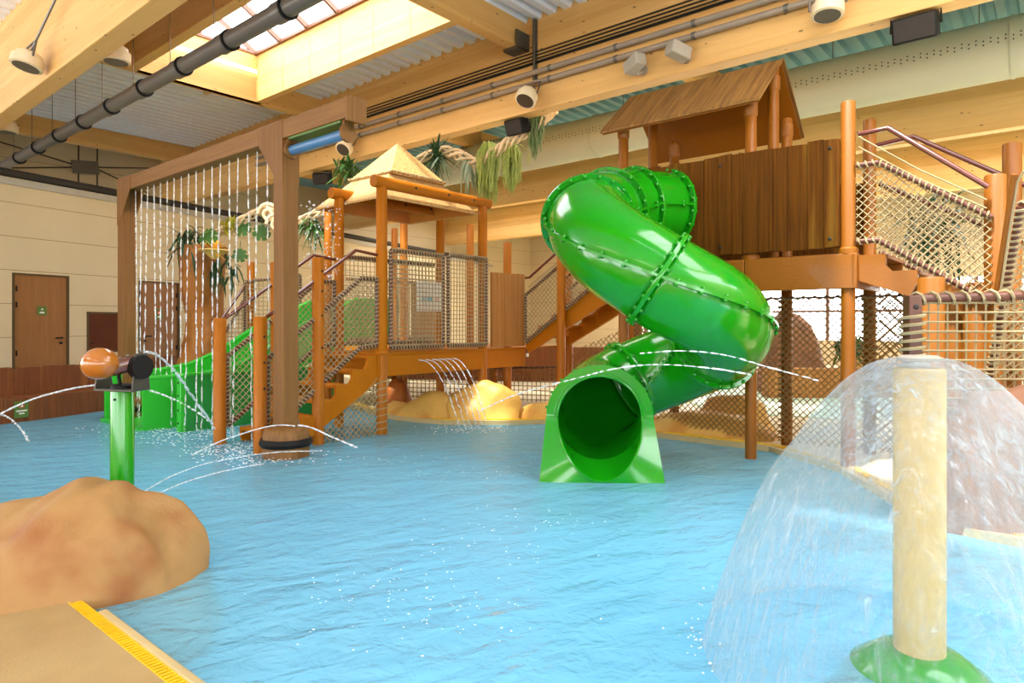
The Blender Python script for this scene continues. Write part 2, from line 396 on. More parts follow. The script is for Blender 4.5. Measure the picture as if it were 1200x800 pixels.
deckbay([(12.0, 20, 3.0, 8.4), (6.5, 12.0, 3.0, 4.3), (6.5, 12.0, 6.72, 8.4), (2.0, 6.5, 3.0, 8.4), (-3.4, 2.0, 3.0, 4.3), (-3.4, 2.0, 6.72, 8.4)], 'deck_metal', 'grey corrugated metal deck around the skylight')
deckbay([(9, 20, 8.6, 14.0), (-6, 3.5, 8.6, 14.0), (3.5, 9, 9.9, 14.0)], 'deck_daylit', 'corrugated deck with bluish daylight tint above the fabric duct')
deckbay([(11, 12, 14.2, 19.5), (18, 20, 14.2, 19.5), (12, 18, 14.2, 15.6), (12, 18, 18.0, 19.5), (-8, -4, 14.2, 19.5), (3, 4, 14.2, 19.5), (-4, 3, 14.2, 15.6), (-4, 3, 18.0, 19.5), (4, 11, 14.2, 15.6), (4, 11, 18.0, 19.5)], 'deck_daylit', 'corrugated deck with bluish daylight tint of the third bay')
deckbay([(-8, 20, 19.7, 21), (-8, 20, 23.6, 25.2), (-8, -4, 21, 23.6), (2, 8, 21, 23.6), (14, 20, 21, 23.6)], 'deck_daylit', 'corrugated deck with bluish daylight tint of the last bay')
deckbay([(12, 20, -10.0, 2.8), (-8, 12, -5.2, 2.8), (-8, 12, -10.0, -7.5), (-8, -5.4, -7.5, -5.2), (.6, 3.6, -7.5, -5.2), (9.6, 12, -7.5, -5.2)], 'deck_metal', 'grey corrugated deck left of the nearest beam')
def portal(c, d, w_, h_):
    l = bpy.data.lights.new('daylight_portal', 'AREA'); l.shape = 'RECTANGLE'; l.size = w_; l.size_y = h_; l.cycles.is_portal = True
    o = bpy.data.objects.new('daylight_portal', l); COL.objects.link(o); o.location = c
    d = Vector(d).normalized(); x = AX if abs(AX.dot(d)) < .5 else BX; zz = -d; yy = zz.cross(x)
    o.rotation_euler = Matrix((x, yy, zz)).transposed().to_euler()
# skylight well (boarded kerb) and glazed gable
u0, u1, v0, v1 = SK
mb = MB()
for q in (fbox(u1-.0, u1+.14, v0-.14, v1+.14, 5.78, 6.68), fbox(u0, u1, v1, v1+.14, 5.78, 6.2), fbox(u0, u1, v1+.02, v1+.14, 6.22, 6.68), fbox(u0-.2, u0, v0-.14, v1+.14, 6.2, 6.68)): mb.add(q.v, q.f)
wl = struct('window_1', mb, 'glulam', 'large gabled skylight in a timber lined well', 'skylight')
struct('skylight_beam', fbox(2, 12, v0-.16, v0, 5.72, 6.68), 'glulam', parent=wl)
vm = (v0+v1)/2; zr = 6.68+.56*(v1-v0)/2
mb = MB(); bars = MB(); U = u0
n = 6
for i in range(n+1):
    U = u0+(u1-u0)*i/n
    for va in (v0, v1): bars.beam(uv(U, va, 6.70), uv(U, vm, zr+.02), .055, .09)
bars.beam(uv(u0, vm, zr), uv(u1, vm, zr), .08, .1)
for va in (v0, v1): bars.beam(uv(u0, va, 6.70), uv(u1, va, 6.70), .07, .05)
bars.beam(uv(u1, v0, 6.70), uv(u1, v1, 6.70), .07, .05)
bars.beam(uv(u1, v0+.45, 6.70), uv(u1, v0+.45, 6.9), .05, .05, AX)
bars.beam(uv(u1, vm, 6.70), uv(u1, vm, zr), .05, .05, AX)
struct('skylight_frame', bars, 'frame_red', parent=wl)
for va in (v0, v1): mb.add([uv(u0, va, 6.72), uv(u1, va, 6.72), uv(u1, vm, zr+.03), uv(u0, vm, zr+.03)], [(0,1,2,3)])
struct('skylight_pane', mb, 'glass', parent=wl)
portal(uv((u0+u1)/2, vm, 7.5), (0,0,-1), u1-u0, v1-v0)
# unseen skylight openings added to let in light, simple kerbs
ADDED_OPENINGS = ((-3.4, 2.0, 4.3, 6.72), (3.5, 9, 8.75, 9.9), (4, 11, 15.6, 18.0), (12, 18, 15.6, 18.0), (-4, 3, 15.6, 18.0), (-4, 2, 21, 23.6), (8, 14, 21, 23.6), (-5.4, .6, -7.5, -5.2), (3.6, 9.6, -7.5, -5.2))
for k, (a, b, c, d) in enumerate(ADDED_OPENINGS):
    mb = MB()
    for q in (fbox(a-.1, a, c-.1, d+.1, 6.0, 6.6), fbox(b, b+.1, c-.1, d+.1, 6.0, 6.6), fbox(a, b, c-.1, c, 6.0, 6.6), fbox(a, b, d, d+.1, 6.0, 6.6)): mb.add(q.v, q.f)
    for i in range(5): 
        x = a+(b-a)*(i+.5)/5; mb.beam(uv(x, c, 6.6), uv(x, d, 6.6), .06, .06)
    struct('window_%d' % (k+2), mb, 'glulam', None, 'skylight')
    portal(uv((a+b)/2, (c+d)/2, 6.75), (0, 0, -1), b-a, d-c)
# walls
DW = Vector((.42, .907, 0)).normalized(); NW = Vector((DW.y, -DW.x, 0)); W0 = Vector((-9.2, 12.2, 0))
def wl_(t, z, off=0): return W0+DW*t+ZV*z+NW*off
def wbox(t0, t1, z0, z1, o0, o1):
    return MB().hexa([wl_(t0,z0,o0), wl_(t1,z0,o0), wl_(t1,z0,o1), wl_(t0,z0,o1), wl_(t0,z1,o0), wl_(t1,z1,o0), wl_(t1,z1,o1), wl_(t0,z1,o1)])
mb = MB()
for a, b, z0, z1 in ((-6, -.01, 0, 4.05), (1.01, 2.49, 0, 4.05), (3.51, 20, 0, 4.05), (-.01, 1.01, 2.44, 4.05), (2.49, 3.51, 2.44, 4.05)):
    q = wbox(a, b, z0, z1, -.25, 0); mb.add(q.v, q.f)
struct('wall_left', mb, 'wall', 'cream panelled wall with two wooden doors', 'wall')
struct('trim_1', wbox(-6, 20, 4.05, 4.17, -1.5, .05), 'camera_grey', 'grey roof edge on top of cream wall', 'trim')
mb = fbox(20, 20.3, -3, 25.4, 0, 6.6); struct('wall_outer', mb, 'wall', 'pale outer wall behind the bracing rods', 'wall')
tag(mk('drain_pipe', MB().tube([wl_(-6, 4.26, .02), wl_(19, 4.26, .02)], .075, 10), 'pipe_dark'), 'dark pipe lying along the top edge of the cream wall', 'pipe')
for k, t0 in enumerate((0.0, 2.5)):
    d = struct('door_%d' % (k+1), wbox(t0+.03, t0+.97, .22, 2.41, -.06, -.02), 'door', ('brown wooden door nearest the left edge' if k == 0 else 'brown wooden door behind the water curtain'), 'door')
    mb = MB()
    for q in (wbox(t0-.01, t0+.03, .2, 2.44, -.12, .012), wbox(t0+.97, t0+1.01, .2, 2.44, -.12, .012), wbox(t0+.03, t0+.97, 2.41, 2.44, -.12, .012)): mb.add(q.v, q.f)
    struct('door_frame', mb, 'door_frame', parent=d)
    hs = .86 if k == 0 else .14; s = -1 if k == 0 else 1
    mb = MB().cyl(wl_(t0+hs, 1.22, -.02), wl_(t0+hs, 1.22, .05), .018, 8).cyl(wl_(t0+hs, 1.22, .05), wl_(t0+hs+s*.13, 1.22, .05), .014, 8).cyl(wl_(t0+hs, 1.12, -.02), wl_(t0+hs, 1.12, .01), .025, 10)
    struct('door_handle', mb, 'black', parent=d)
    for z in (.9, 1.8, 2.1):
        hx = t0+.06 if k == 0 else t0+.93
        struct('hinge', wbox(hx, hx+.02, z, z+.1, -.02, .0), 'black', parent=d)
# door signs, niche
def blocks(mb, o, dx, dz, n, w, h, fill=.75, nrm=NW):
    for i in range(n):
        c = o+dx*(w*(i+.5)); mb.box(c, (w*fill, .004, h*(1 if i % 3 else .9)), (dx, nrm, ZV))
s = thing('door_sign', 'small green sign with white marks on the left door', 'sign', wl_(.5, 1.66, 0))
mk('plate', wbox(.43, .60, 1.66, 1.83, -.02, -.01), 'sign_green', s)
mb = MB(); blocks(mb, wl_(.47, 1.71, -.008), DW, ZV, 4, .022, .035); mb.prism([wl_(.49, 1.76, -.008), wl_(.515, 1.795, -.008), wl_(.54, 1.765, -.008)], NW*.002)
mk('lettering', mb, 'white', s)
s = thing('door_sign', 'small green sign with a red prohibition disc on the second door', 'sign', wl_(3.0, 1.6, 0))
mk('plate', wbox(2.92, 3.08, 1.6, 1.82, -.02, -.01), 'sign_green', s)
mk('disc', MB().cyl(wl_(3.0, 1.74, -.01), wl_(3.0, 1.74, -.004), .05, 16), 'print_red', s)
mb = MB(); mb.box(wl_(3.0, 1.74, -.002), (.07, .004, .02), (DW, NW, ZV)); blocks(mb, wl_(2.955, 1.65, -.008), DW, ZV, 4, .022, .035); mk('lettering', mb, 'white', s)
s = thing('wall_cabinet', 'dark brown cabinet recessed in the cream wall between the doors', 'cabinet', wl_(1.7, 1.0, 0))
mb = MB()
for q in (wbox(1.36, 2.1, 1.70, 1.74, -.02, .02), wbox(1.36, 1.40, .9, 1.74, -.02, .02), wbox(2.06, 2.1, .9, 1.74, -.02, .02), wbox(1.36, 2.1, .9, .94, -.02, .02)): mb.add(q.v, q.f)
mk('frame', mb, 'door_frame', s); mk('front_panel', wbox(1.40, 2.06, .94, 1.70, -.02, .008), 'niche', s); mk('lock', MB().cyl(wl_(1.47, 1.1, 0), wl_(1.47, 1.1, .02), .02, 8), 'black', s)
# bracing rods on the outer wall
br = thing('bracing_node', 'steel bracing node with thin rods on the pale outer wall', 'bracing', uv(19.8, 8, 5.5))
def on_u(px, py, u):
    d = Vector(((px-600)/F, 1, (HZ-py)/F)); t = u/(d.x*AX.x+d.y*AX.y); return Vector((d.x*t, t, CH+d.z*t))
mk('plate', MB().beam(on_u(84, 195, 19.7), on_u(116, 197, 19.7), .05, .34), 'steel', br, .02)
for a, b in (((84,192), (-30,157)), ((84,196), (-30,197)), ((116,196), (235,198)), ((116,199), (175,227)), ((92,190), (92,130)), ((114,190), (114,130)), ((92,200), (92,240)), ((114,200), (114,240))):
    mk('rod', MB().tube([on_u(*a, 19.75), on_u(*b, 19.75)], .017, 6), 'pipe_dark', br)
# back wall with windows
mb = MB()
for q in (fbox(-8, 20, 25.2, 25.5, 0, .9), fbox(-8, 20, 25.2, 25.5, 3.0, 6.6), fbox(14, 20, 25.2, 25.5, .9, 3.0)): mb.add(q.v, q.f)
struct('wall_back', mb, 'wall', 'far back wall of the hall with window band', 'wall')
mb = MB()
for i in range(16): q = fbox(-8+i*1.45, -7.9+i*1.45, 25.25, 25.4, .9, 3.0); mb.add(q.v, q.f)
q = fbox(-8, 14, 25.25, 25.4, 1.9, 1.98); mb.add(q.v, q.f)
wn_ = struct('window_5', mb, 'frame_red', 'long window band in the far back wall', 'window')
struct('window_pane', fbox(-8, 14, 25.31, 25.33, .9, 3.0), 'glass', parent=wn_)
mb = MB(); q = fbox(-12, 30, 26, 60, -.3, -.1); mb.add(q.v, q.f); struct('ground_outside', mb, 'teal', 'pale ground outside the far windows', 'ground')

# glazed front facade behind the viewer and unseen right side windows added for light
def facade(name, fn, w_, nrm, n):
    mb = MB()
    for a, b, z0, z1 in [(0, w_, 0, 1.0), (0, w_, 3.5, 6.6)]+[(w_*i/n-.5, w_*i/n+.5, 1.0, 3.5) for i in range(n+1)]:
        p = [fn(max(0, a)), fn(min(w_, b))]; mb.hexa([p[0]+ZV*z0, p[1]+ZV*z0, p[1]+nrm*.2+ZV*z0, p[0]+nrm*.2+ZV*z0, p[0]+ZV*z1, p[1]+ZV*z1, p[1]+nrm*.2+ZV*z1, p[0]+nrm*.2+ZV*z1])
    for i in range(n*3):
        q = fn(w_*(i+.5)/(n*3)); mb.box(q+ZV*2.25+nrm*.1, (.07, .07, 2.5), (AX, BX, ZV))
    o = struct(name, mb, 'wall', None, 'wall')
    portal(fn(w_/2)+ZV*2.25+nrm*.25, -nrm, w_, 2.5)
facade('wall_front', lambda s: uv(-8+s, -10), 28, -BX, 5)
facade('wall_right', lambda s: uv(-8, -10+s), 13, -AX, 3)
struct('wall_right_far', fbox(-8.2, -8, 3, 25.5, 0, 6.6), 'wall', None, 'wall')
portal(uv(3, 25.6, 1.95), -BX, 22, 2.1)

# ------------------------------------------------------------------ floors, pool, kerbs
struct('pool_floor', MB().box((-2, 8, -.45), (26, 26, .1)), 'pool_floor', 'light blue pool bottom', 'pool')
tag(mk('pool_water', MB().add([(-14,-3,0),(9,-3,0),(9,17,0),(-14,17,0)], [(0,1,2,3)]), 'water'), 'light blue rippled water filling the pool', 'water', kind='structure')
struct('floor', fbox(-8, 20, -10, 1.15, -.5, .05), 'sand_deck', 'sand coloured textured pool deck', 'floor')
g = thing('drain_grating', 'yellow slatted drain grating along the sand pool deck', 'grating', uv(2.9, 1.18, .03))
mb = MB()
for i in range(150):
    U = 4.0-i*.028; q = fbox(U, U+.014, 1.152, 1.208, .032, .052); mb.add(q.v, q.f)
mk('slats', mb, 'yellow', g, smooth=False)
mb = MB()
for q in (fbox(-.4, 4.0, 1.15, 1.156, .02, .051), fbox(-.4, 4.0, 1.204, 1.21, .02, .051), fbox(-.4, 4.0, 1.15, 1.21, -.02, .022)): mb.add(q.v, q.f)
mk('tray', mb, 'yellow', g)
struct('trim_2', fbox(-1, 3.74, 1.21, 1.255, -.5, .055), 'kerb', 'pale kerb between yellow grating and water', 'kerb', .01)
EDGE = [(-7.2,16.5),(-3.6,13.4),(-2.7,11.6),(-2.0,10.55),(-1.5,10.15),(-1.0,9.88),(.1,9.86),(.5,9.95),(1.3,9.3),(2.0,8.7),(3.06,7.8),(3.35,6.7),(3.2,5.4),(3.14,4.83),(3.5,4.4),(5,3.4),(9,2)]
floor2 = MB().prism([Vector((x, y, -.5)) for x, y in EDGE]+[Vector((24, 10, -.5)), Vector((24, 26, -.5)), Vector((4, 40, -.5)), Vector((-8, 34, -.5))], (0,0,.54))
struct('floor_island', floor2, 'far_floor', 'pale floor carrying the play structure', 'floor')
mb = MB(); mb2 = MB()
E3 = [Vector((x, y, 0)) for x, y in EDGE]
def strip(mb, path, offs, z0, z1):
    L = []
    for i, p in enumerate(path):
        t = (path[min(i+1, len(path)-1)]-path[max(i-1, 0)]).normalized(); n = Vector((-t.y, t.x, 0)); L.append((p+n*offs[0], p+n*offs[1]))
    for (a, b), (c, d) in zip(L, L[1:]):
        mb.hexa([a+ZV*z0, c+ZV*z0, d+ZV*z0, b+ZV*z0, a+ZV*z1, c+ZV*z1, d+ZV*z1, b+ZV*z1])
strip(mb, E3, (-.06, .02), -.4, .06); struct('trim_3', mb, 'kerb', 'pale kerb of the island at waterline', 'kerb')
strip(mb2, E3, (.02, .10), .03, .072); struct('trim_4', mb2, 'yellow', 'yellow drain line behind the island kerb', 'kerb')
# second pool far behind
struct('pool_back', MB().prism([Vector((3.2,10.8,.02)), Vector((9.5,8.5,.02)), Vector((11,14.5,.02)), Vector((3.6,16,.02))], (0,0,.035)), 'teal', 'pale second pool behind the nets', 'pool')

# ------------------------------------------------------------------ rocks
def rock(stations, mat, seed=0, amp=.07, sc=1.6, nx=40, ny=28, pw=2.2, lo=-.4):
    """stations: (x, y, top, half width front, half width back)"""
    mb = MB(); S = stations; m = len(S)
    def samp(t):
        f = t*(m-1); i = min(int(f), m-2); k = f-i; r = []
        for j in range(5):
            p0, p1, p2, p3 = S[max(i-1, 0)][j], S[i][j], S[i+1][j], S[min(i+2, m-1)][j]
            r.append(.5*(2*p1+(p2-p0)*k+(2*p0-5*p1+4*p2-p3)*k*k+(3*p1-p0-3*p2+p3)*k**3))
        return r
    off = Vector((seed*3.1, seed*1.7, seed*.9))
    for i in range(nx+1):
        t = i/nx; x, y, zt, wf, wb = samp(t)
        a = samp(max(0, t-.02)); b = samp(min(1, t+.02)); d = Vector((b[0]-a[0], b[1]-a[1], 0)); d = d.normalized() if d.length > 1e-6 else Vector((1,0,0))
        nrm = Vector((d.y, -d.x, 0))      # towards the viewer for a spine running +x
        for j in range(ny+1):
            o = -1+2*j/ny; ww = wf if o < 0 else wb
            so_ = math.sin(o*math.pi/2); h = max(0, 1-abs(so_)**pw)**.5
            p = Vector((x, y, 0))+nrm*(-so_*ww)+ZV*(lo+(zt-lo)*h)
            q = Vector((p.x, p.y, p.z*1.2))*sc+off
            dv = Vector((noise.noise(q), noise.noise(q+Vector((9,4,2))), noise.noise(q+Vector((3,8,5)))))*amp + Vector((0,0,noise.noise(q*2.3)))*amp*.45 + Vector((0,0,abs(noise.noise(q*.9+Vector((5,5,5))))))*amp*-.9
            mb.v.append(p+dv*(min(1, h*1.5) if 0 else 1))
    for i in range(nx):
        for j in range(ny):
            a = i*(ny+1)+j; mb.f.append((a, a+1, a+ny+2, a+ny+1))
    mb.f.append(tuple(range(ny+1))); mb.f.append(tuple(reversed([nx*(ny+1)+j for j in range(ny+1)])))
    return mk('rock', mb, mat)
tag(rock([(-6.5,4.9,.42,1.3,.5),(-4.2,4.1,.46,1.2,.4),(-3.2,3.85,.43,.85,.45),(-2.75,3.85,.47,.7,.45),(-2.45,3.9,.585,.6,.4),(-2.2,3.95,.55,.5,.35),(-2.0,4.0,.32,.4,.3),(-1.86,4.02,.12,.28,.22),(-1.82,4.03,-.2,.15,.12)], 'rock', 3, .085, 2.9, 80, 48, 2.0), 'large sandy artificial rock on the pool deck below the water cannon', 'rock')
tag(rock([(-1.10,10.2,.05,.2,.3),(-.95,10.25,.42,.35,.4),(-.55,10.25,.56,.4,.5),(-.1,10.3,.56,.38,.5),(.06,10.35,.38,.3,.4),(.12,10.35,.05,.2,.3)], 'rock_gold', 5, .09, 2.6), 'big rounded golden rock in front of plank panel, water arcs landing before it', 'rock')
tag(rock([(-2.0,10.9,.2,.4,.4),(-1.75,10.75,.22,.45,.4),(-1.3,10.45,.42,.45,.4),(-1.0,10.3,.38,.4,.4),(-.8,10.3,.1,.2,.3)], 'rock_gold', 8, .07, 2.2), 'low golden rock mound left of the big rounded rock', 'rock')
tag(rock([(-2.25,11.3,.1,.25,.25),(-2.1,11.3,.5,.35,.3),(-1.85,11.3,.52,.35,.3),(-1.68,11.3,.15,.2,.2)], 'rock_orange', 9, .06, 2.6), 'small dark orange rock behind the front platform post', 'rock')
tag(rock([(.05,10.3,.1,.2,.3),(.3,10.3,.27,.3,.35),(.65,10.2,.34,.35,.35),(.95,10.0,.2,.3,.3)], 'rock_gold', 12, .05, 2.2), 'low pale rock partly hidden behind the slide exit', 'rock')
tag(rock([(1.7,9.25,.15,.3,.3),(2.1,9.0,.3,.35,.4),(2.6,8.75,.36,.4,.5),(3.0,8.5,.3,.4,.5),(3.3,8.3,.1,.3,.4)], 'rock_gold', 15, .06, 2.2), 'long golden rock at the waterline right of the spiral slide', 'rock')
tag(rock([(2.55,9.5,.1,.25,.3),(2.8,9.3,.46,.4,.4),(3.15,9.05,.52,.4,.4),(3.4,8.95,.38,.35,.3),(3.55,8.9,.05,.2,.2)], 'rock_gold', 17, .08, 2.8), 'taller golden rock at the foot of the tower post', 'rock')
tag(rock([(3.1,5.1,.1,.3,.3),(3.35,5.0,.9,.4,.3),(3.9,4.8,1.15,.5,.3),(4.6,4.4,1.1,.55,.4),(5.2,4.1,.4,.4,.3)], 'rock_brown', 21, .1, 1.8), 'brown rock wall seen through the water dome', 'rock')

# ================================================================== ROPE NETS
def lash(a, b, rad, pitch=.05, r=.009, n=7):
    a, b = Vector(a), Vector(b); d = b-a; L = d.length; d.normalize(); x = d.orthogonal().normalized(); y = d.cross(x)
    k = max(2, int(L/pitch)); pts = []
    for i in range(k*n+1):
        t = i/(k*n); an = 2*math.pi*i/n; pts.append(a+d*(L*t)+(x*math.cos(an)+y*math.sin(an))*rad)
    return MB().tube(pts, r, 4)
def netmesh(p00, p10, p11, p01, cell, mode, r):
    Q = [Vector(p) for p in (p00, p10, p11, p01)]; o = Q[0]
    n_ = (Q[2]-Q[0]).cross(Q[3]-Q[1]).normalized(); ev = (ZV-n_*ZV.dot(n_)).normalized(); eh = ev.cross(n_)
    poly = [((q-o).dot(eh), (q-o).dot(ev)) for q in Q]
    dpl = [(q-o).dot(n_) for q in Q]
    mb = MB()
    def cast(dx, dy, c, side):            # the line dx*y - dy*x = c clipped to the panel outline
        hits = []
        for i in range(4):
            (x0, y0), (x1, y1) = poly[i], poly[(i+1) % 4]; f0 = dx*y0-dy*x0-c; f1 = dx*y1-dy*x1-c
            if (f0 < 0) != (f1 < 0):
                t = f0/(f0-f1); hits.append((Q[i].lerp(Q[(i+1) % 4], t)))
        if len(hits) < 2: return
        a, b = hits[0], hits[1]; L = (b-a).length
        if L < .02: return
        m = max(2, int(L/.3)+1)
        mb.tube([a.lerp(b, i/m)+n_*(side*r*.8+noise.noise(a.lerp(b, i/m)*3.0)*.012) for i in range(m+1)], r, 4, False)
    dirs = ((1, 0), (0, 1)) if mode == 'square' else ((.7071, .7071), (.7071, -.7071))
    for side, (dx, dy) in zip((1, -1), dirs):
        cs = [dx*y-dy*x for x, y in poly]; c = min(cs)+cell*.5
        while c < max(cs): cast(dx, dy, c, side); c += cell
    return mb
NETS = 'rope net panels on the play structure'
def net_panel(label, p00, p10, p11, p01, cell=.06, mode='diamond', r=.006, bars='btlr', br=.026, rope='rope', pitch=.05, barmat='bar', lr=.009):
    p = [Vector(q) for q in (p00, p10, p11, p01)]
    t = thing('rope_net', label, 'net', (p[0]+p[1])/2, NETS)
    mk('mesh', netmesh(*p, cell, mode, r), rope, t, bn=False)
    for k, (a, b) in {'b': (p[0], p[1]), 't': (p[3], p[2]), 'l': (p[0], p[3]), 'r': (p[1], p[2])}.items():
        if k in bars:
            o = mk('bar', MB().cyl(a, b, br, 10), barmat, t)
            ORG[o.name] = ORG[t.name]
            l = mk('lashing', lash(a, b, br+lr*.8, pitch, lr), rope, o)
    return t
def bolts(mb, pts, nrm, r=.016):
    for p in pts: mb.lathe(p, [(r, 0), (r, .006), (r*.6, .012)], 8, nrm)
    return mb
def mkbolts(parent, pts, nrm, r=.016, name='bolt', mat='bolt'):
    for p in pts: mk(name, bolts(MB(), [p], nrm, r), mat, parent)
def post_mb(x, y, z0, z1, r=.072, n=20): return MB().lathe((x, y, z0), [(r, 0), (r, z1-z0-.012), (r-.01, z1-z0)], n)

# ================================================================== LOWER PLATFORM
RP = .07
pf = thing('play_platform', 'low play platform on orange brown posts beside the water curtain', 'platform', pl(0, 0, 0))
fa = 1.5-.0459*9+0.0
def pbox(a, b, c, d, z0, z1): return fbox(P1U+a, P1U+b, P1V+c, P1V+d, z0, z1)
mk('fascia', pbox(-.05, -.01, -.06, 2.03, .78, 1.07), 'fascia', pf, .006)
mk('fascia', pbox(-.05, -.01, 2.04, 3.05, .78, 1.07), 'fascia', pf, .006)
mk('fascia', pbox(-.05, 1.05, -.1, -.06, .78, 1.07), 'fascia', pf, .006)
mk('fascia', pbox(.97, 4.3, 1.3, 1.34, .78, 1.07), 'fascia', pf, .006)
mk('deck', pbox(-.07, 1.05, -.08, 4.1, 1.07, 1.10), 'fascia', pf, .005)
mk('deck', pbox(1.05, 4.3, 1.3, 4.1, 1.07, 1.10), 'fascia', pf, .005)
lb = mk('junction_box', pbox(-.06, -.05, 3.08, 3.14, .93, .99), 'white', pf)
PZ = 3.36
for a, b, z0, z1, r in ((0, 0, -.4, PZ, .074), (0, 2.03, -.1, PZ, .074), (.97, 0, -.4, PZ-.04, .07), (.97, 2.03, .0, PZ-.04, .07), (1.9, 2.03, .0, PZ+.1, .066), (1.97, .5, -.4, 3.3, .06),
                        (1.2, 3.0, .0, 3.3, .066), (2.6, 2.4, .0, 3.3, .06), (.10, 2.76, .0, 2.87, .07), (4.2, 1.35, 0, 1.05, .07), (1.5, 4.0, 0, 1.05, .07)):
    q = pl(a, b); mk('post', post_mb(q.x, q.y, z0, z1, r), 'post', pf)
q = pl(0, 0); mk('post_collar', MB().lathe((q.x, q.y, 1.09), [(.1, 0), (.1, .03), (.08, .05)], 20), 'fascia', pf)
mk('post_sleeve', MB().lathe((q.x, q.y, 1.14), [(.079, 0), (.079, 1.36)], 20), 'fascia', pf)
mk('rope_winding', lash((q.x, q.y, .02), (q.x, q.y, .74), .08, .085, .008, 12), 'rope', pf)
# front nets and plank panel
e = -.085
net_panel('square mesh rope net directly right of the front corner post', pl(e, .09, 1.17), pl(e, 1.08, 1.17), pl(e, 1.08, 2.50), pl(e, .09, 2.50), .062, 'square', .0065)
net_panel('square mesh rope net left of the wooden plank panel', pl(e, 1.18, 1.17), pl(e, 2.02, 1.17), pl(e, 2.02, 2.52), pl(e, 1.18, 2.52), .062, 'square', .0065)
net_panel('rope net at the rear of the walkway under the pyramid roof', pl(.99, .1, 1.2), pl(.99, 1.9, 1.2), pl(.99, 1.9, 2.48), pl(.99, .1, 2.48), .075, 'square', .006, 'tb')
net_panel('rope net closing the back of the platform behind the white board', pl(2.7, 1.4, 1.2), pl(2.7, 3.8, 1.2), pl(2.7, 3.8, 2.3), pl(2.7, 1.4, 2.3), .09, 'square', .006, 'tb')
def planks(a0, a1, zb, zt, fn, n, th=.035, jag=.02, seed=1):
    rr = random.Random(seed); mb = MB(); x = 0; ws = [rr.uniform(.7, 1.3) for _ in range(n)]; sm = sum(ws); acc = 0
    for w_ in ws:
        s0 = a0+(a1-a0)*acc/sm; acc += w_; s1 = a0+(a1-a0)*acc/sm
        j = rr.uniform(-jag, jag); o = rr.uniform(0, .012)
        A, B, nn = fn(s0+.002), fn(s1-.002), fn(None)
        mb.hexa([A+ZV*(zb+rr.uniform(-jag, jag)*.6)+nn*o, B+ZV*zb+nn*o, B+ZV*zb-nn*th, A+ZV*zb-nn*th, A+ZV*(zt+j)+nn*o, B+ZV*(zt+j*.4)+nn*o, B+ZV*(zt+j)-nn*th, A+ZV*(zt+j)-nn*th])
    return mb
o = mk('plank_screen', planks(2.16, 3.0, 1.12, 2.33, lambda s: -AX if s is None else pl(-.08, s), 5, seed=3, jag=.008), 'planks_light', None, .004)
tag(o, 'small panel of light brown planks between the rope nets and second stairs', 'panel')
tag(mk('play_board', pbox(3.0, 3.04, 3.2, 4.0, 1.1, 2.3), 'planks_light'), 'tan board behind the second stairs', 'panel')
bp_ = thing('play_board', 'white play board with blue and red marks seen through rope net', 'board', pl(.92, 1.76, 1.7))
mk('panel', pbox(.91, .93, 1.46, 2.06, 1.70, 2.19), 'white', bp_, .004)
mb = MB(); blocks(mb, pl(.905, 1.55, 1.9), BX, ZV, 4, .06, .07, .6, AX); mk('blue_letters', mb, 'print_blue', bp_)
mb = MB(); blocks(mb, pl(.905, 1.84, 1.9), BX, ZV, 2, .06, .07, .4, AX); mk('red_letters', mb, 'print_red', bp_)

# pavilion roof: two tiers of thatch look panels on beams
pr = thing('pavilion_roof', 'two tiered pyramid roof of pale straw panels on round beams', 'roof', pl(.85, 1.0, 3.26))
cu, cv = .85, 1.0
def sq(hu, hv, z): return [pl(cu-hu, cv-hv, z), pl(cu-hu, cv+hv, z), pl(cu+hu, cv+hv, z), pl(cu+hu, cv-hv, z)]
def frustum(a, b, th=.03):
    mb = MB(); d = Vector((0, 0, -th)); n = 4
    mb.add(a+b+[p+d for p in a]+[p+d for p in b], [(i, (i+1) % 4, 4+(i+1) % 4, 4+i) for i in range(4)]+[(8+(i+1) % 4, 8+i, 12+i, 12+(i+1) % 4) for i in range(4)]+[((i+1) % 4, i, 8+i, 8+(i+1) % 4) for i in range(4)]+[(4+i, 4+(i+1) % 4, 12+(i+1) % 4, 12+i) for i in range(4)])
    return mb
mk('lower_tier', frustum(sq(.80, .95, 3.26), sq(.36, .42, 3.80)), 'thatch', pr, smooth=False)
mk('upper_tier', frustum(sq(.50, .54, 3.71), sq(.004, .004, 4.31)), 'thatch', pr, smooth=False)
mk('soffit', frustum(sq(.775, .925, 3.245), sq(.35, .41, 3.765), .004), 'soffit', pr, smooth=False)
mk('inner_panel', MB().prism(sq(.36, .42, 3.76), (0, 0, .01)), 'soffit', pr)
mb = MB(); c4 = sq(.51, .55, 3.715)
for i in range(4): a, b = c4[i], c4[(i+1) % 4]; L = lash(a, b, .012, .06, .012, 8); mb.add(L.v, L.f)
mk('edge_rope', mb, 'rope', pr)
for a, z in ((0, 3.42), (.97, 3.38)):
    b0 = mk('round_beam', MB().tube([pl(a, -.14, z), pl(a, 2.17, z)], .082, 18), 'post', pr)
    mkbolts(pr, [pl(a-.08, .55, z), pl(a-.08, 1.2, z), pl(a-.08, 1.75, z)], -AX, .02)

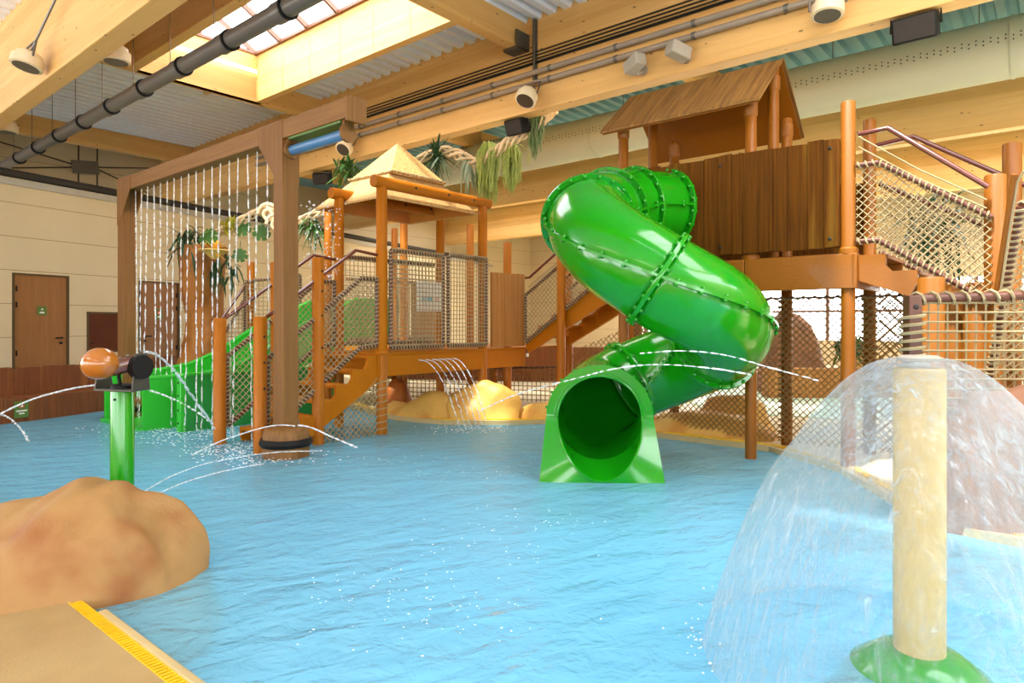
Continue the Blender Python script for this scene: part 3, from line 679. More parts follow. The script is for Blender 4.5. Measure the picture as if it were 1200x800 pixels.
# ------------------------------------------------------------------ front stairs
def stair(label, org, run_dir, wid_dir, width, n, rise, run, z0, mat='fascia', th=.05, drop=.22, posts=(), rails=(), group=None, tread='fascia', extra=0):
    """org: foot of the near stringer; climbs along run_dir"""
    t = thing('staircase', label, 'stairs', Vector(org)+ZV*z0, group)
    org = Vector(org)
    for s in (0, width):
        poly = []
        for i in range(n):
            poly += [org+run_dir*(i*run)+ZV*(z0+rise*(i+.35)), org+run_dir*(i*run)+ZV*(z0+rise*(i+1)), org+run_dir*((i+.8)*run)+ZV*(z0+rise*(i+1))]
        poly += [org+run_dir*(n*run+extra)+ZV*(z0+rise*n), org+run_dir*(n*run+extra)+ZV*(z0+rise*n-drop-.08), org+run_dir*(n*run)+ZV*(z0+rise*n-drop-.08), org+run_dir*(.25*run)+ZV*max(z0-.1, z0-drop*.5)]
        mk('stringer', MB().prism([p+wid_dir*(s-th/2) for p in poly], wid_dir*th), mat, t)
    for i in range(n):
        c = org+run_dir*((i+.5)*run)+wid_dir*(width/2)+ZV*(z0+rise*(i+1)-.02)
        mk('tread', MB().box(c, (run*1.08, width-.05, .035), (run_dir, wid_dir, ZV)), tread, t, .004)
    for (p, za, zb, r) in posts: mk('post', post_mb(p.x, p.y, za, zb, r), 'post', t)
    for pts in rails: mk('handrail', MB().tube(pts, .022, 10), 'rail', t)
    return t
rail = lambda u: [pl(u, -1.74, 1.54), pl(u, -.43, 2.46), pl(u, -.02, 2.42)]
s1 = stair('front stairs with orange posts rising from the water to the low platform', pl(0, -1.5), BX, AX, .97, 6, .178, .25, 0.0,
      posts=((pl(0, -1.77), -.4, 1.58, .076), (pl(.97, -1.77), -.4, 1.57, .076), (pl(0, -1.0), -.4, 2.32, .074), (pl(.97, -1.0), -.4, 2.32, .074)),
      rails=(rail(.0), rail(.97)))
for v, zs in ((-1.77, (.75, 1.05, 1.35)), (-1.0, (1.2, 1.6, 1.9, 2.15))):
    for z in zs: mkbolts(s1, [pl(-.0, v, z)+Vector((.062,-.04,0))], Vector((.84,-.54,0)))
for u, lab in ((0.0, 'near side'), (.97, 'far side')):
    net_panel('sloping diamond mesh rope net on the %s of front stairs' % lab, pl(u, -1.68, .2), pl(u, -.36, 1.18), pl(u, -.36, 2.08), pl(u, -1.68, 1.08), .062, 'diamond', .006, 'btl')
    net_panel('short diamond mesh net at the top of front stairs, %s' % lab, pl(u, -.35, 1.18), pl(u, -.08, 1.2), pl(u, -.08, 2.1), pl(u, -.35, 2.1), .062, 'diamond', .006, 'btr')
net_panel('diamond mesh net hanging under the front stairs to the water', pl(-.02, -.98, -.05), pl(-.02, -.08, -.05), pl(-.02, -.08, .78), pl(-.02, -.98, .12), .062, 'diamond', .006, '')

# ------------------------------------------------------------------ wide green slide
gs = thing('wide_slide', 'wide bright green slide with curved side walls behind the front stairs', 'slide', pl(3, -1.5, 0))
prof = [(-2.0, .72), (-1.55, .73), (-1.2, .74), (-.7, .82), (-.26, 1.0), (.43, 1.42), (1.0, 1.68), (1.6, 1.92), (2.6, 1.95)]
bedp = [(-2.0, .02), (-1.2, .06), (-.7, .2), (0, .62), (.8, 1.02), (1.3, 1.10), (2.6, 1.10)]
for u in (4.14, 2.72):
    poly = [pl(u, v, z) for v, z in prof]+[pl(u, v, z-.12) for v, z in reversed(bedp)]
    mk('side_wall', MB().prism(poly, AX*.05), 'green_flat', gs)
    mk('top_edge', MB().tube([pl(u+.025, v, z+.005) for v, z in prof], .035, 8), 'green_flat', gs)
mk('slide_bed', MB().prism([pl(2.75, v, z) for v, z in bedp]+[pl(2.75, v, z-.1) for v, z in reversed(bedp)], AX*1.4), 'green_flat', gs)
mk('end_wall', fbox(P1U+2.75, P1U+4.19, P1V-2.05, P1V-2.0, -.35, .05), 'green_flat', gs)
mk('landing_wall', pbox(2.2, 2.24, -1.64, .9, -.35, .78), 'green_dark', gs)
mk('landing_post', pbox(2.2, 2.32, -1.72, -1.64, -.35, .79), 'green_flat', gs, .01)
mk('landing_cap', pbox(2.17, 2.27, -1.66, .9, .78, .81), 'green_flat', gs)
mkbolts(gs, [pl(2.2, -1.5, z) for z in (.1, .35, .65)]+[pl(2.2, -.9, .7)]+[pl(2.26, -1.72, z) for z in (.12, .3, .5, .68)], -AX-BX*.6, .016)

# rear railing left of the slide
a, b = at(287, 395, 12.6), at(352, 388, 12.9)
net_panel('far rope net behind the green slide with white lashed top', a, b, at(352, 322, 12.9), at(287, 330, 12.6), .08, 'square', .008, 'tlr')
net_panel('small sloping rope net at the left end of the far railing', at(262, 402, 12.2), at(286, 397, 12.6), at(286, 352, 12.6), at(262, 393, 12.2), .08, 'square', .008, 't')
t = thing('rear_railing', 'orange posts with sloping dark handrail behind the green slide', 'railing', at(294, 420, 12.9))
for px, y0, Y in ((294, 307, 12.7), (340, 318, 13.0)):
    q = at(px, y0, Y); mk('post', post_mb(q.x, q.y, .0, q.z, .068), 'post', t)
mk('handrail', MB().tube([at(259, 375, 12.0), at(287, 335, 12.6)], .024, 8), 'rail', t)

# ------------------------------------------------------------------ second stairs up to the tower
SU, SV = 7.12, 8.86
tu = lambda u, v, z=0: uv(u, v, z)
sz = lambda u: 1.10+(SU-u)*.655
s2 = stair('second stairs climbing from the low platform to the high tower', tu(SU, SV), -AX, BX, .9, 6, .183, .28, 1.10, th=.06, drop=.26,
      posts=((tu(6.28, 8.72), .0, 3.51, .07), (tu(6.9, 9.82), 0, 2.95, .07), (tu(5.6, 9.82), 0, 3.5, .07)),
      rails=([tu(7.1, 8.8, 2.28), tu(7.0, 8.8, 2.28), tu(5.4, 8.8, 3.35)], [tu(7.1, 9.76, 2.28), tu(7.0, 9.76, 2.28), tu(5.4, 9.76, 3.35)]))
net_panel('sloping diamond mesh net on the near side of second stairs', tu(SU-.05, 8.78, 1.18), tu(5.45, 8.78, sz(5.45)+.08), tu(5.45, 8.78, sz(5.45)+.85), tu(SU-.05, 8.78, 1.98), .062, 'diamond', .0065, 'btl')
net_panel('sloping diamond mesh net on the far side of second stairs', tu(SU-.05, 9.78, 1.18), tu(5.45, 9.78, sz(5.45)+.08), tu(5.45, 9.78, sz(5.45)+.85), tu(SU-.05, 9.78, 1.98), .062, 'diamond', .0065, 'bt')
tag(mk('safety_rope', MB().tube([tu(7.0, 8.78, 2.12), tu(5.4, 8.78, 3.12)], .009, 6), 'rope'), 'thin white rope running below the handrail of second stairs', 'rope')

# ================================================================== HIGH TOWER
TU, TV, TD = 1.70, 7.31, .95
FZ = 2.20
tw = thing('play_tower', 'high play tower floor on tall orange posts right of centre', 'tower', uv(2.9, 7.8, 0))
mk('floor', fbox(1.66, 4.42, TV+.03, 9.74, FZ-.06, FZ+.02), 'fascia_shaded', tw, .005)
mk('floor', fbox(4.42, 5.44, 8.8, 9.74, FZ-.06, FZ+.02), 'fascia_shaded', tw, .005)
mk('fascia', fbox(TU-.08, 2.72, TV-.09, TV-.03, 1.85, FZ), 'fascia_shaded', tw, .008)
mk('fascia', fbox(2.73, 4.42, TV-.09, TV-.03, 1.85, FZ), 'fascia_shaded', tw, .008)
mk('fascia', fbox(TU-.1, TU-.05, TV-.09, TV+TD+.05, 1.85, FZ), 'fascia_shaded', tw, .008)
mk('fascia', fbox(4.42, 4.46, TV-.06, 8.8, 1.85, FZ), 'fascia_shaded', tw, .008)
mk('joist', fbox(TU, 4.42, TV+TD, TV+TD+.05, 1.9, FZ-.06), 'fascia_shaded', tw)
for u, v, z0, z1, r, m in ((TU, TV, 0, 3.74, .068, 'post_shaded'), (TU, TV+TD, 0, 3.78, .066, 'post_shaded'), (2.70, TV+.04, 0, 3.92, .062, 'post_shaded'), (4.32, TV+.04, 0, 3.95, .062, 'post_shaded'),
                        (2.62, 7.85, FZ-.3, 4.5, .062, 'post_shaded'), (4.17, 7.85, FZ-.3, 4.48, .062, 'post_shaded'), (2.60, TV+TD, 0, 3.97, .064, 'post_shaded'), (4.07, TV+TD, 0, 3.95, .064, 'post_shaded'), (5.4, 9.65, 0, FZ, .07, 'post_shaded')):
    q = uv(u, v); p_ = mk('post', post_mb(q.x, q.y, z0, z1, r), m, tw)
for u, v, z in ((TU, TV, FZ), (2.70, TV+.04, FZ), (4.32, TV+.04, FZ)):
    q = uv(u, v); mk('post_collar', MB().lathe((q.x, q.y, z), [(.095, 0), (.095, .05), (.075, .07)], 20), 'fascia_shaded', tw)
for u, v, z in ((2.70, TV+.04, 3.80), (2.62, 7.85, 4.2), (2.60, TV+TD, 3.74), (4.07, TV+TD, 3.74), (4.32, TV+.04, 3.84)):
    q = uv(u, v); mk('post_cap', MB().lathe((q.x, q.y, z), [(.066, 0), (.074, .02), (.074, .16)], 20), 'post_shaded', tw)
for u, v in ((TU, TV+TD), (2.62, TV+TD+.02)):
    q = uv(u, v); mk('rope_winding', lash((q.x, q.y, .1), (q.x, q.y, 1.82), .078, .07, .012, 12), 'rope_dark', tw)
o = mk('plank_screen', planks(1.76, 4.12, 2.27, 3.38, lambda s: -BX if s is None else uv(s, TV-.07), 15, seed=11, jag=.016), 'planks', None, .004)
tag(o, 'tall dark brown plank wall around the tower where the slide starts', 'panel')
mkbolts(o, [uv(u, TV-.085, z) for u in (1.85, 3.0, 3.6) for z in (2.36, 3.28)], -BX, .018)
tag(mk('plank_screen', planks(1.72, 4.2, 2.25, 3.1, lambda s: BX if s is None else uv(s, TV+TD+.06), 16, seed=5, jag=.012), 'planks'), 'rear plank wall of the tower facing away from viewer', 'panel')
# tower roof
tr = thing('tower_roof', 'brown gabled roof with straw textured slope above the tower', 'roof', uv(3.5, 7.85, 3.85))
def slope(u0, u1, va, za, vb, zb, th, n=None):
    return MB().hexa([uv(u0, va, za), uv(u1, va, za), uv(u1, vb, zb), uv(u0, vb, zb), uv(u0, va, za+th), uv(u1, va, za+th), uv(u1, vb, zb+th), uv(u0, vb, zb+th)])
mk('front_slope', slope(2.52, 4.52, 7.12, 3.89, 7.86, 4.52, .035), 'roof_brown', tr)
mk('rear_slope', slope(2.50, 4.50, 8.62, 3.80, 7.86, 4.52, .035), 'roof_brown', tr)
mk('underside', slope(2.53, 4.49, 8.60, 3.785, 7.86, 4.50, .012), 'fascia_shaded', tr)
mk('underside', slope(2.54, 4.50, 7.14, 3.875, 7.86, 4.50, .012), 'fascia_shaded', tr)

# ------------------------------------------------------------------ right stairs of the tower
rs = stair('right hand tower stairs descending towards the round stumps', uv(1.09, TV+.0), AX, BX, .85, 2, .17, .27, FZ-.34-.02, 'fascia_shaded', th=.06, drop=.16, tread='fascia_shaded',
      posts=(), rails=(), extra=.06)
hr = [on_v(1006, 157, TV), on_v(1041, 150, TV-.02), on_v(1158, 219, TV-.05)]
hr2 = [uv(TU-.02, TV+TD, 3.48), uv(1.28, TV+TD, 3.52), uv(.2, TV+TD, 2.78)]
for h in (hr, hr2): mk('handrail', MB().tube(h, .025, 10), 'rail', rs)
for p0, zt, r, y_ in (((1166, 205), 0, .085, 6.0), ((1186, 168), 0, .082, 6.6)):
    q = at(*p0, y_); mk('post', post_mb(q.x, q.y, .04, q.z, r), 'post_shaded', rs)
net_panel('sloping diamond mesh net beside the right hand tower stairs', uv(1.42, TV-.02, 2.32), uv(.52, TV-.02, 1.68), uv(.52, TV-.02, 2.45), uv(1.42, TV-.02, 3.08), .056, 'diamond', .0055, 'tb', pitch=.055)
net_panel('narrow level diamond net between the corner post and the sloping right net', uv(TU-.08, TV-.02, 2.32), uv(1.42, TV-.02, 2.32), uv(1.42, TV-.02, 3.08), uv(TU-.08, TV-.02, 3.08), .056, 'diamond', .0055, 'tb', pitch=.055)
net_panel('far side diamond net of the right hand tower stairs', uv(TU-.1, TV+TD, 2.3), uv(.3, TV+TD, 1.5), uv(.3, TV+TD, 2.3), uv(TU-.1, TV+TD, 3.05), .056, 'diamond', .006, 'tb', pitch=.055)
for k, dz in enumerate((0, -.07)):
    a, b = on_v(1006, 160+k*12, TV-.03), on_v(1156, 234+k*10, TV-.03)
    m_ = (a+b)/2-ZV*.03
    tag(mk('safety_rope', MB().tube([a, m_, b], .008, 6), 'rope'), ('upper' if k == 0 else 'lower')+' pale rope strung under the right tower handrail', 'rope')
for px, py, Y, r, lab in ((1091, 325, 5.85, .105, 'left round orange stump post behind near rope net'), (1118, 333, 6.3, .09, 'middle and lowest round orange stump post behind near net'), (1143, 331, 6.1, .095, 'round orange stump post next to the tall right post')):
    q = at(px, py, Y); tag(mk('stump_post', post_mb(q.x, q.y, .04, q.z, r, 24), 'post_shaded'), lab, 'post', 'stump posts by right stairs')
# nets under and beside the tower
net_panel('large diamond net under the tower in front of second pool', uv(4.6, 8.10, .1), uv(.9, 8.10, .1), uv(.9, 8.10, 1.80), uv(4.6, 8.10, 1.80), .055, 'diamond', .0062, 't', .012, 'rope_dark', .12)
net_panel('dark diamond net hanging right of the wrapped tower post', uv(1.6, 8.2, .1), uv(-.8, 8.0, .1), uv(-.8, 8.0, 1.75), uv(1.6, 8.2, 1.95), .07, 'diamond', .0075, '', rope='rope_dark')
net_panel('long square net behind the rocks under the low platform', at(432, 480, 13.2), at(668, 480, 12.2), at(668, 430, 12.2), at(432, 433, 13.2), .085, 'square', .008, 't', .02, 'rope_dark', .1)
net_panel('rope net below the second stairs by the slide', tu(6.9, 9.9, .1), tu(4.9, 9.9, .1), tu(4.9, 9.9, 1.75), tu(6.9, 9.9, 1.0), .075, 'diamond', .0075, '', rope='rope_dark')
A_, B_ = at(1072, 350, 5.2), at(1262, 344, 5.2)
net_panel('near square mesh net on a dark red brown frame behind the water dome', Vector((A_.x, A_.y, .5)), Vector((B_.x, B_.y, .5)), B_, A_, .075, 'square', .0085, 't', .038, 'rope', .11, lr=.013)
t = thing('net_post', 'short dark brown post with coiled rope carrying the near net', 'post', (A_.x-.03, 5.2, .04))
mk('shaft', MB().box((A_.x-.02, 5.2, .88), (.1, .1, 1.68)), 'bar', t, .008)
mk('rope_coil', lash((A_.x-.02, 5.2, 1.15), (A_.x-.02, 5.2, 1.58), .085, .06, .014, 10), 'rope', t)
mk('bolt', bolts(MB(), [Vector((A_.x-.02, 5.15, 1.63))], (0,-1,0), .022), 'bolt', t)
net_panel('steep climbing net with thick lashed edge at the right margin', at(1160, 445, 5.9), at(1262, 445, 5.9), at(1300, 236, 5.3), at(1196, 242, 5.3), .06, 'diamond', .007, 'ltr', .03, 'rope', .05, lr=.012)
t = thing('climbing_rail', 'orange sloping grab rail beside the steep climbing net', 'rail', at(1168, 345, 5.2))
mk('bar', MB().tube([at(1166, 352, 5.35), at(1170, 330, 5.3), at(1189, 204, 5.0)], .024, 10), 'post_shaded', t)
mk('rope', MB().tube([at(1172, 345, 5.3), at(1192, 214, 5.0), at(1200, 200, 4.95)], .009, 6), 'rope', t)

# ================================================================== SPIRAL SLIDE
TR_ = .45; CX, CY_, RH = 1.5, 6.88, .69
key = [Vector((2.02, 8.08, 2.86)), Vector((1.62, 7.84, 2.85)), Vector((1.22, 7.56, 2.79))]
zt = ((165,2.63),(180,2.54),(202,2.37),(225,2.18),(248,2.00),(270,1.83),(292,1.70),(315,1.58),(337,1.46),(360,1.35),(382,1.24),(405,1.13),(427,1.01),(450,.90),(472,.79),(495,.68))
for th, z in zt: key.append(Vector((CX+RH*math.cos(math.radians(th)), CY_+RH*math.sin(math.radians(th)), z)))
key += [Vector((.895, 6.98, .60)), Vector((.872, 6.72, .575)), Vector((.86, 6.5, .57))]
def catmull(P, n=6):
    out = []
    for i in range(len(P)-1):
        p0, p1, p2, p3 = P[max(i-1, 0)], P[i], P[i+1], P[min(i+2, len(P)-1)]
        for k in range(n):
            t = k/n; out.append(.5*((2*p1)+(p2-p0)*t+(2*p0-5*p1+4*p2-p3)*t*t+(3*p1-p0-3*p2+p3)*t**3))
    out.append(P[-1]); return out
path = catmull(key); NP = len(path)
fr = []
for i in range(NP):
    t = (path[min(i+1, NP-1)]-path[max(i-1, 0)]).normalized(); s_ = t.cross(ZV).normalized(); u_ = s_.cross(t); fr.append((path[i], t, s_, u_))
ss = thing('spiral_slide', 'glossy green spiral tube slide with bolted flanges ending in the pool', 'slide', (1.3, 6.9, 0))
NSEG = 40
def ringpts(i, r): p, t, s_, u_ = fr[i]; return [p+(s_*math.cos(2*math.pi*k/NSEG)+u_*math.sin(2*math.pi*k/NSEG))*r for k in range(NSEG)]
joints = [3, 9, 14, 21, 45, 76, 100, NP-1]
for a, b in zip(joints, joints[1:]):
    mb = MB(); base = 0
    for i in range(a, b+1): mb.v += ringpts(i, TR_)
    m = b-a
    for i in range(m):
        for k in range(NSEG): k2 = (k+1) % NSEG; mb.f.append((i*NSEG+k, i*NSEG+k2, (i+1)*NSEG+k2, (i+1)*NSEG+k))
    o = mk('tube_section', mb, 'green', ss)
    sm = o.modifiers.new('shell', 'SOLIDIFY'); sm.thickness = .012; sm.offset = -1
    # raised seams along both sides
    for sgn in (0, NSEG//2):
        mb = MB(); sp = []
        for i in range(a, b+1):
            p, t, s_, u_ = fr[i]; an = 2*math.pi*sgn/NSEG; d = s_*math.cos(an)+u_*math.sin(an)
            sp.append((p+d*(TR_-.01), p+d*(TR_+.04), t, d, d.cross(t)))
        for (q0, q1, t, d, n_), (r0, r1, t2, d2, n2) in zip(sp, sp[1:]):
            h = n_*.013; h2 = n2*.013
            mb.hexa([q0-h, r0-h2, r0+h2, q0+h, q1-h, r1-h2, r1+h2, q1+h])
        for j in range(2, m-1, 3):
            q0, q1, t, d, n_ = sp[j]
            for sg in (-1, 1): mb.ball(q1-d*.016+n_*sg*.02, .02, 8, 5)
        mk('seam', mb, 'green', ss)
for i in joints[:-1]:
    p, t, s_, u_ = fr[i]; mb = MB(); pr_ = [(TR_-.005, -.02), (TR_+.045, -.02), (TR_+.05, 0), (TR_+.045, .02), (TR_-.005, .02)]
    base = 0; n = 48
    for (r, h) in pr_:
        for k in range(n):
            an = 2*math.pi*k/n; mb.v.append(p+t*h+(s_*math.cos(an)+u_*math.sin(an))*r)
    for q in range(len(pr_)-1):
        for k in range(n): k2 = (k+1) % n; mb.f.append((q*n+k, q*n+k2, (q+1)*n+k2, (q+1)*n+k))
    for k in range(20):
        an = 2*math.pi*(k+.5)/20; d = s_*math.cos(an)+u_*math.sin(an)
        for sg in (-1, 1): mb.ball(p+d*(TR_+.026)+t*sg*.028, .021, 8, 5)
    mk('flange', mb, 'green', ss)
# exit mouth
ec, et, es, eu = fr[-1]; es = es; et = Vector((et.x, et.y, 0)).normalized()
inn, outr, outb, innb = [], [], [], []
N = 64; RI = .415
mb = MB()
for k in range(N):
    an = 2*math.pi*k/N; c_, s_ = math.cos(an), math.sin(an)
    fwd = 0 if s_ >= 0 else .27*min(1, -s_*1.1)
    inn.append(ec+es*(c_*RI*(1 if s_ >= 0 else 1+.12*s_*s_))+ZV*(s_*RI*(1 if s_ >= 0 else 1+.34*s_*s_))+et*fwd)
    innb.append(ec+es*(c_*RI)+ZV*(s_*RI)-et*.06)
    if s_ >= 0: o2 = (c_*.525, s_*.525); f2 = 0
    else:
        q = min(.525/max(abs(c_), 1e-6), .64/max(-s_, 1e-6)) ; o2 = (c_*q, s_*q); f2 = .27*min(1, -o2[1]/.6)
        if abs(o2[0]) > .5 or True: o2 = (o2[0]*(1+.14*(-o2[1]/.64)), o2[1])
    outr.append(ec+es*o2[0]+ZV*o2[1]+et*f2)
    sc_ = 1 if s_ < 0 else .9
    outb.append(ec+es*(o2[0]*.93)+ZV*(o2[1]*(.93 if s_ >= 0 else 1))-et*.42)
V_ = innb+inn+outr+outb
mb.v = [Vector(p) for p in V_]
for q in range(3):
    for k in range(N): k2 = (k+1) % N; mb.f.append((q*N+k, q*N+k2, (q+1)*N+k2, (q+1)*N+k))
o = mk('exit_mouth', mb, 'green', ss)
lip = MB().tube([p+et*.004 for p in inn]+[inn[0]+et*.004], .012, 6, False); mk('exit_lip', lip, 'green', ss)
for k in range(2, N//2, 3):
    an = 2*math.pi*k/N; mk('bolt', MB().ball(ec+es*(math.cos(an)*.53)+ZV*(math.sin(an)*.53)-et*.03, .015, 6, 4), 'green', ss)

# ================================================================== WATER CURTAIN FRAME
cf = thing('curtain_frame', 'square timber look portal that pours a curtain of water', 'frame', (-2.56, 7.5, 0))
NP_ = Vector((-2.56, 7.5, 0)); FP_ = NP_+AX*4.6
for q, h in ((NP_, 3.56), (FP_, 3.56)):
    mk('post', MB().box(q+ZV*((h+.0)/2), (.2, .2, h), (AX, BX, ZV)), 'timber', cf, .012)
    mk('foot_collar', MB().lathe(q+ZV*-.1, [(.26, 0), (.27, .2), (.27, .35), (.25, .41), (.2, .44)], 8), 'timber', cf)
    mk('black_band', MB().lathe(q+ZV*.12, [(.272, 0), (.292, .04), (.272, .09)], 24), 'black', cf)
    mk('foot_ring', MB().lathe(q+ZV*-.12, [(.42, 0), (.40, .09), (.28, .1)], 24), 'timber', cf)
mk('beam', MB().box(NP_+AX*1.72+ZV*3.665, (5.95, .2, .21), (AX, BX, ZV)), 'timber_u', cf, .01)
for q, s in ((NP_, 1), (FP_, -1)):
    for off in (-.106, .092):
        mk('gusset', MB().prism([q+BX*off+ZV*3.05+AX*(-.1*s), q+BX*off+ZV*3.05+AX*(-.02*s), q+BX*off+ZV*3.57+AX*(.42*s), q+BX*off+ZV*3.77+AX*(.42*s), q+BX*off+ZV*3.77+AX*(-.1*s)], BX*.014), 'timber', cf)
mk('end_cap', MB().box(NP_+AX*-1.29+ZV*3.65, (.04, .24, .26), (AX, BX, ZV)), 'timber', cf, .008)
mk('green_plate', MB().box(NP_+AX*-.66+ZV*3.55, (.95, .16, .03), (AX, BX, ZV)), 'sign_green', cf)
mk('blue_roller', MB().cyl(NP_+AX*-.14+ZV*3.44, NP_+AX*-1.14+ZV*3.44, .055, 18), 'blue', cf)
for k in (-.12, -1.16): mk('roller_bracket', MB().cyl(NP_+AX*(k-.02)+ZV*3.44, NP_+AX*(k+.02)+ZV*3.44, .095, 20).box(NP_+AX*k+ZV*3.52, (.04, .12, .12), (AX, BX, ZV)), 'timber', cf)
ORD = ['first', 'second', 'third', 'fourth', 'fifth', 'sixth', 'seventh', 'eighth', 'ninth', 'tenth', 'eleventh', 'twelfth', 'thirteenth', 'fourteenth', 'fifteenth', 'sixteenth', 'seventeenth', 'eighteenth', 'nineteenth', 'twentieth']
def stream(pts, r0=.008, seed=0, solid=.35, nseg=90, gap=.5):
    """a thread of water that narrows into beads along pts"""
    rr = random.Random(seed); P = catmull([Vector(p) for p in pts], max(2, nseg//max(1, len(pts)-1))); n = len(P); rad = []; out = []; i = 0
    while i < n:
        f = i/n
        if f < solid: rad.append(r0*rr.uniform(.75, 1.2)); i += 1
        else:
            L = rr.randint(2, 4); g = rr.randint(1, 2) if rr.random() < gap else 0
            rad += [r0*rr.uniform(.9, 1.5)]*L + [r0*.09]*g; i += L+g
    rad = rad[:n]; jx = 0
    for k, p in enumerate(P):
        f = k/n; q = noise.noise(Vector((seed*7.3, k*.35, 1)))*.018*f; q2 = noise.noise(Vector((seed*3.1, k*.35, 9)))*.018*f
        out.append(p+Vector((q, q2, 0)))
    return MB().tube(out, rad, 5)
NS = 18
for i in range(NS):
    s = 4.25-i*(3.85/(NS-1)); rr = random.Random(i+40)
    p = NP_+AX*s+ZV*3.55; dx = AX*rr.uniform(-.02, .05)+BX*rr.uniform(-.03, .03)
    tag(mk('water_stream', stream([p, p+dx*.4-ZV*.8, p+dx-ZV*2.0, p+dx*1.6-ZV*3.5], .0075, i, .14, 110, .85), 'drop'), '%s thin falling stream of the water curtain counted from the far post' % ORD[i], 'water stream', 'streams of the water curtain')

# ================================================================== WATER CANNON
wc = thing('water_cannon', 'water cannon with brown ball on a bright green pole', 'water cannon', (-2.59, 4.4, .3))
q = Vector((-2.59, 4.4, 0)); k = 4.4/F
mk('pole', MB().lathe(q, [(.071, 0), (.071, 1.05), (.068, 1.06)], 28), 'green', wc)
zc = at(143, 456, 4.4).z
mk('base_plate', MB().box(q+ZV*(zc+.0), (.30, .16, .014), (Vector((.97,-.25,0)), Vector((.25,.97,0)), ZV)), 'bracket', wc, .003)
mk('turntable', MB().lathe(q+ZV*(zc+.007), [(.07, 0), (.07, .02), (.05, .03)], 20), 'black', wc)
dx = Vector((.97, -.25, 0)); dy = Vector((.25, .97, 0))
for s in (-1, 1):
    c = q+dx*(.145*s)+ZV*zc
    w0, w1, h = .075, .05, .24 if s > 0 else .12
    mk('side_bracket', MB().prism([c-dy*w0, c+dy*w0, c+dy*w1+ZV*h, c-dy*w1+ZV*h], dx*(.01*s)), 'bracket', wc, .003)
mk('pivot_disc', MB().cyl(at(161, 430, 4.36), at(168, 430, 4.34), .078, 24), 'black', wc)
mk('barrel', MB().tube([at(128, 432, 4.25), at(166, 423, 4.4)], .052, 20), 'barrel', wc)
mk('ball', MB().ball(at(117, 426, 4.2), .105, 28, 18, (1.05, 1, .97)), 'ball', wc)
mk('lever', MB().tube([at(141, 452, 4.36), at(139, 440, 4.34), at(144, 428, 4.36)], .012, 8), 'black', wc)
mkbolts(wc, [at(140, 420, 4.3), at(150, 417, 4.33), at(166, 412, 4.38)], ZV, .012, 'fastener', 'steel')
mk('bolt', bolts(MB(), [at(135, 468, 4.33)], Vector((-.3,-1,0)), .008), 'bolt', wc)

# ================================================================== WATER DOME
wd = thing('water_dome', 'wide transparent bell of falling water at the lower right', 'water fountain', (1.765, 2.87, 0))
c = Vector((1.765, 2.87, 0))
prof = [(.07,1.355),(.13,1.345),(.2,1.315),(.28,1.255),(.35,1.18),(.425,1.085),(.495,.97),(.58,.855),(.64,.745),(.69,.64),(.735,.53),(.775,.42),(.812,.31),(.845,.2),(.873,.1),(.9,.0)]
mb = MB(); n = 128
pp = catmull([Vector((r, 0, z)) for r, z in prof], 4)
for j, p in enumerate(pp):
    for k_ in range(n):
        a = 2*math.pi*k_/n; f = j/len(pp)
        d = noise.noise(Vector((math.cos(a)*5, math.sin(a)*5, p.z*1.2)))*.012*f*f+noise.noise(Vector((math.cos(a)*14, math.sin(a)*14, p.z*1.5+7)))*.006*f
        mb.v.append(c+Vector((math.cos(a)*(p.x+d), math.sin(a)*(p.x+d), p.z+d*.4)))
for j in range(len(pp)-1):
    for k_ in range(n): k2 = (k_+1) % n; mb.f.append((j*n+k_, (j+1)*n+k_, (j+1)*n+k2, j*n+k2))
mk('water_sheet', mb, 'film', wd)
wp = thing('fountain_pole', 'sand coloured pole with green foot inside the water dome', 'fountain', (1.765, 2.87, -.3))
mk('pole', MB().lathe(c, [(.1, .05), (.1, 1.30), (.09, 1.31)], 32), 'pole_sand', wp)
mk('foot', MB().lathe(c-ZV*.4, [(.4, 0), (.36, .25), (.27, .40), (.17, .475), (.1, .49)], 32), 'green', wp)
mk('nozzle_cap', MB().lathe(c+ZV*1.34, [(.085, 0), (.09, .012), (.07, .022)], 28), 'camera_grey', wp)

# ------------------------------------------------------------------ jets
def jet(label, pts, r=.008, seed=0, solid=.5, gap=.4, nseg=90):
    return tag(mk('water_jet', stream(pts, r*.8, seed, solid, nseg, gap), 'drop'), label, 'water jet')
jet('water jet arcing from the cannon pivot down to the front stairs', [at(171, 412, 4.4), at(186, 417, 4.7), at(205, 435, 5.2), at(225, 463, 5.9), at(252, 502, 6.9)], .012, 1, .45)
jet('dashed water jet crossing the green slide wall', [at(175, 457, 8.3), at(195, 464, 8.4), at(220, 476, 8.5), at(254, 499, 8.6)], .013, 2, .0, .8)
jet('water jet arching in from the left edge before the wooden bench', [at(-20, 497, 8.3), at(2, 484, 8.35), at(40, 467, 8.4), at(85, 455, 8.5), at(120, 450, 8.6)], .014, 3, .95)
jet('dripping water jet falling at the left edge', [at(-5, 484, 8.3), at(10, 489, 8.35), at(24, 502, 8.4), at(34, 517, 8.43)], .015, 4, .1, .6)
jet('water jet arcing low in front of the near portal post', [at(225, 533, 6.6), at(258, 517, 6.9), at(300, 503, 7.1), at(326, 498, 7.2), at(346, 499, 7.2)], .0085, 5, .9)
jet('short water jet falling right of the near portal post', [at(349, 498, 7.2), at(365, 501, 7.2), at(392, 513, 7.2), at(418, 524, 7.2)], .011, 6, .5)
jet('long thin water jet streaking over the pool left of centre', [at(170, 575, 4.7), at(205, 556, 5.3), at(250, 541, 5.9), at(320, 530, 6.6), at(380, 528, 6.9)], .006, 7, .95)
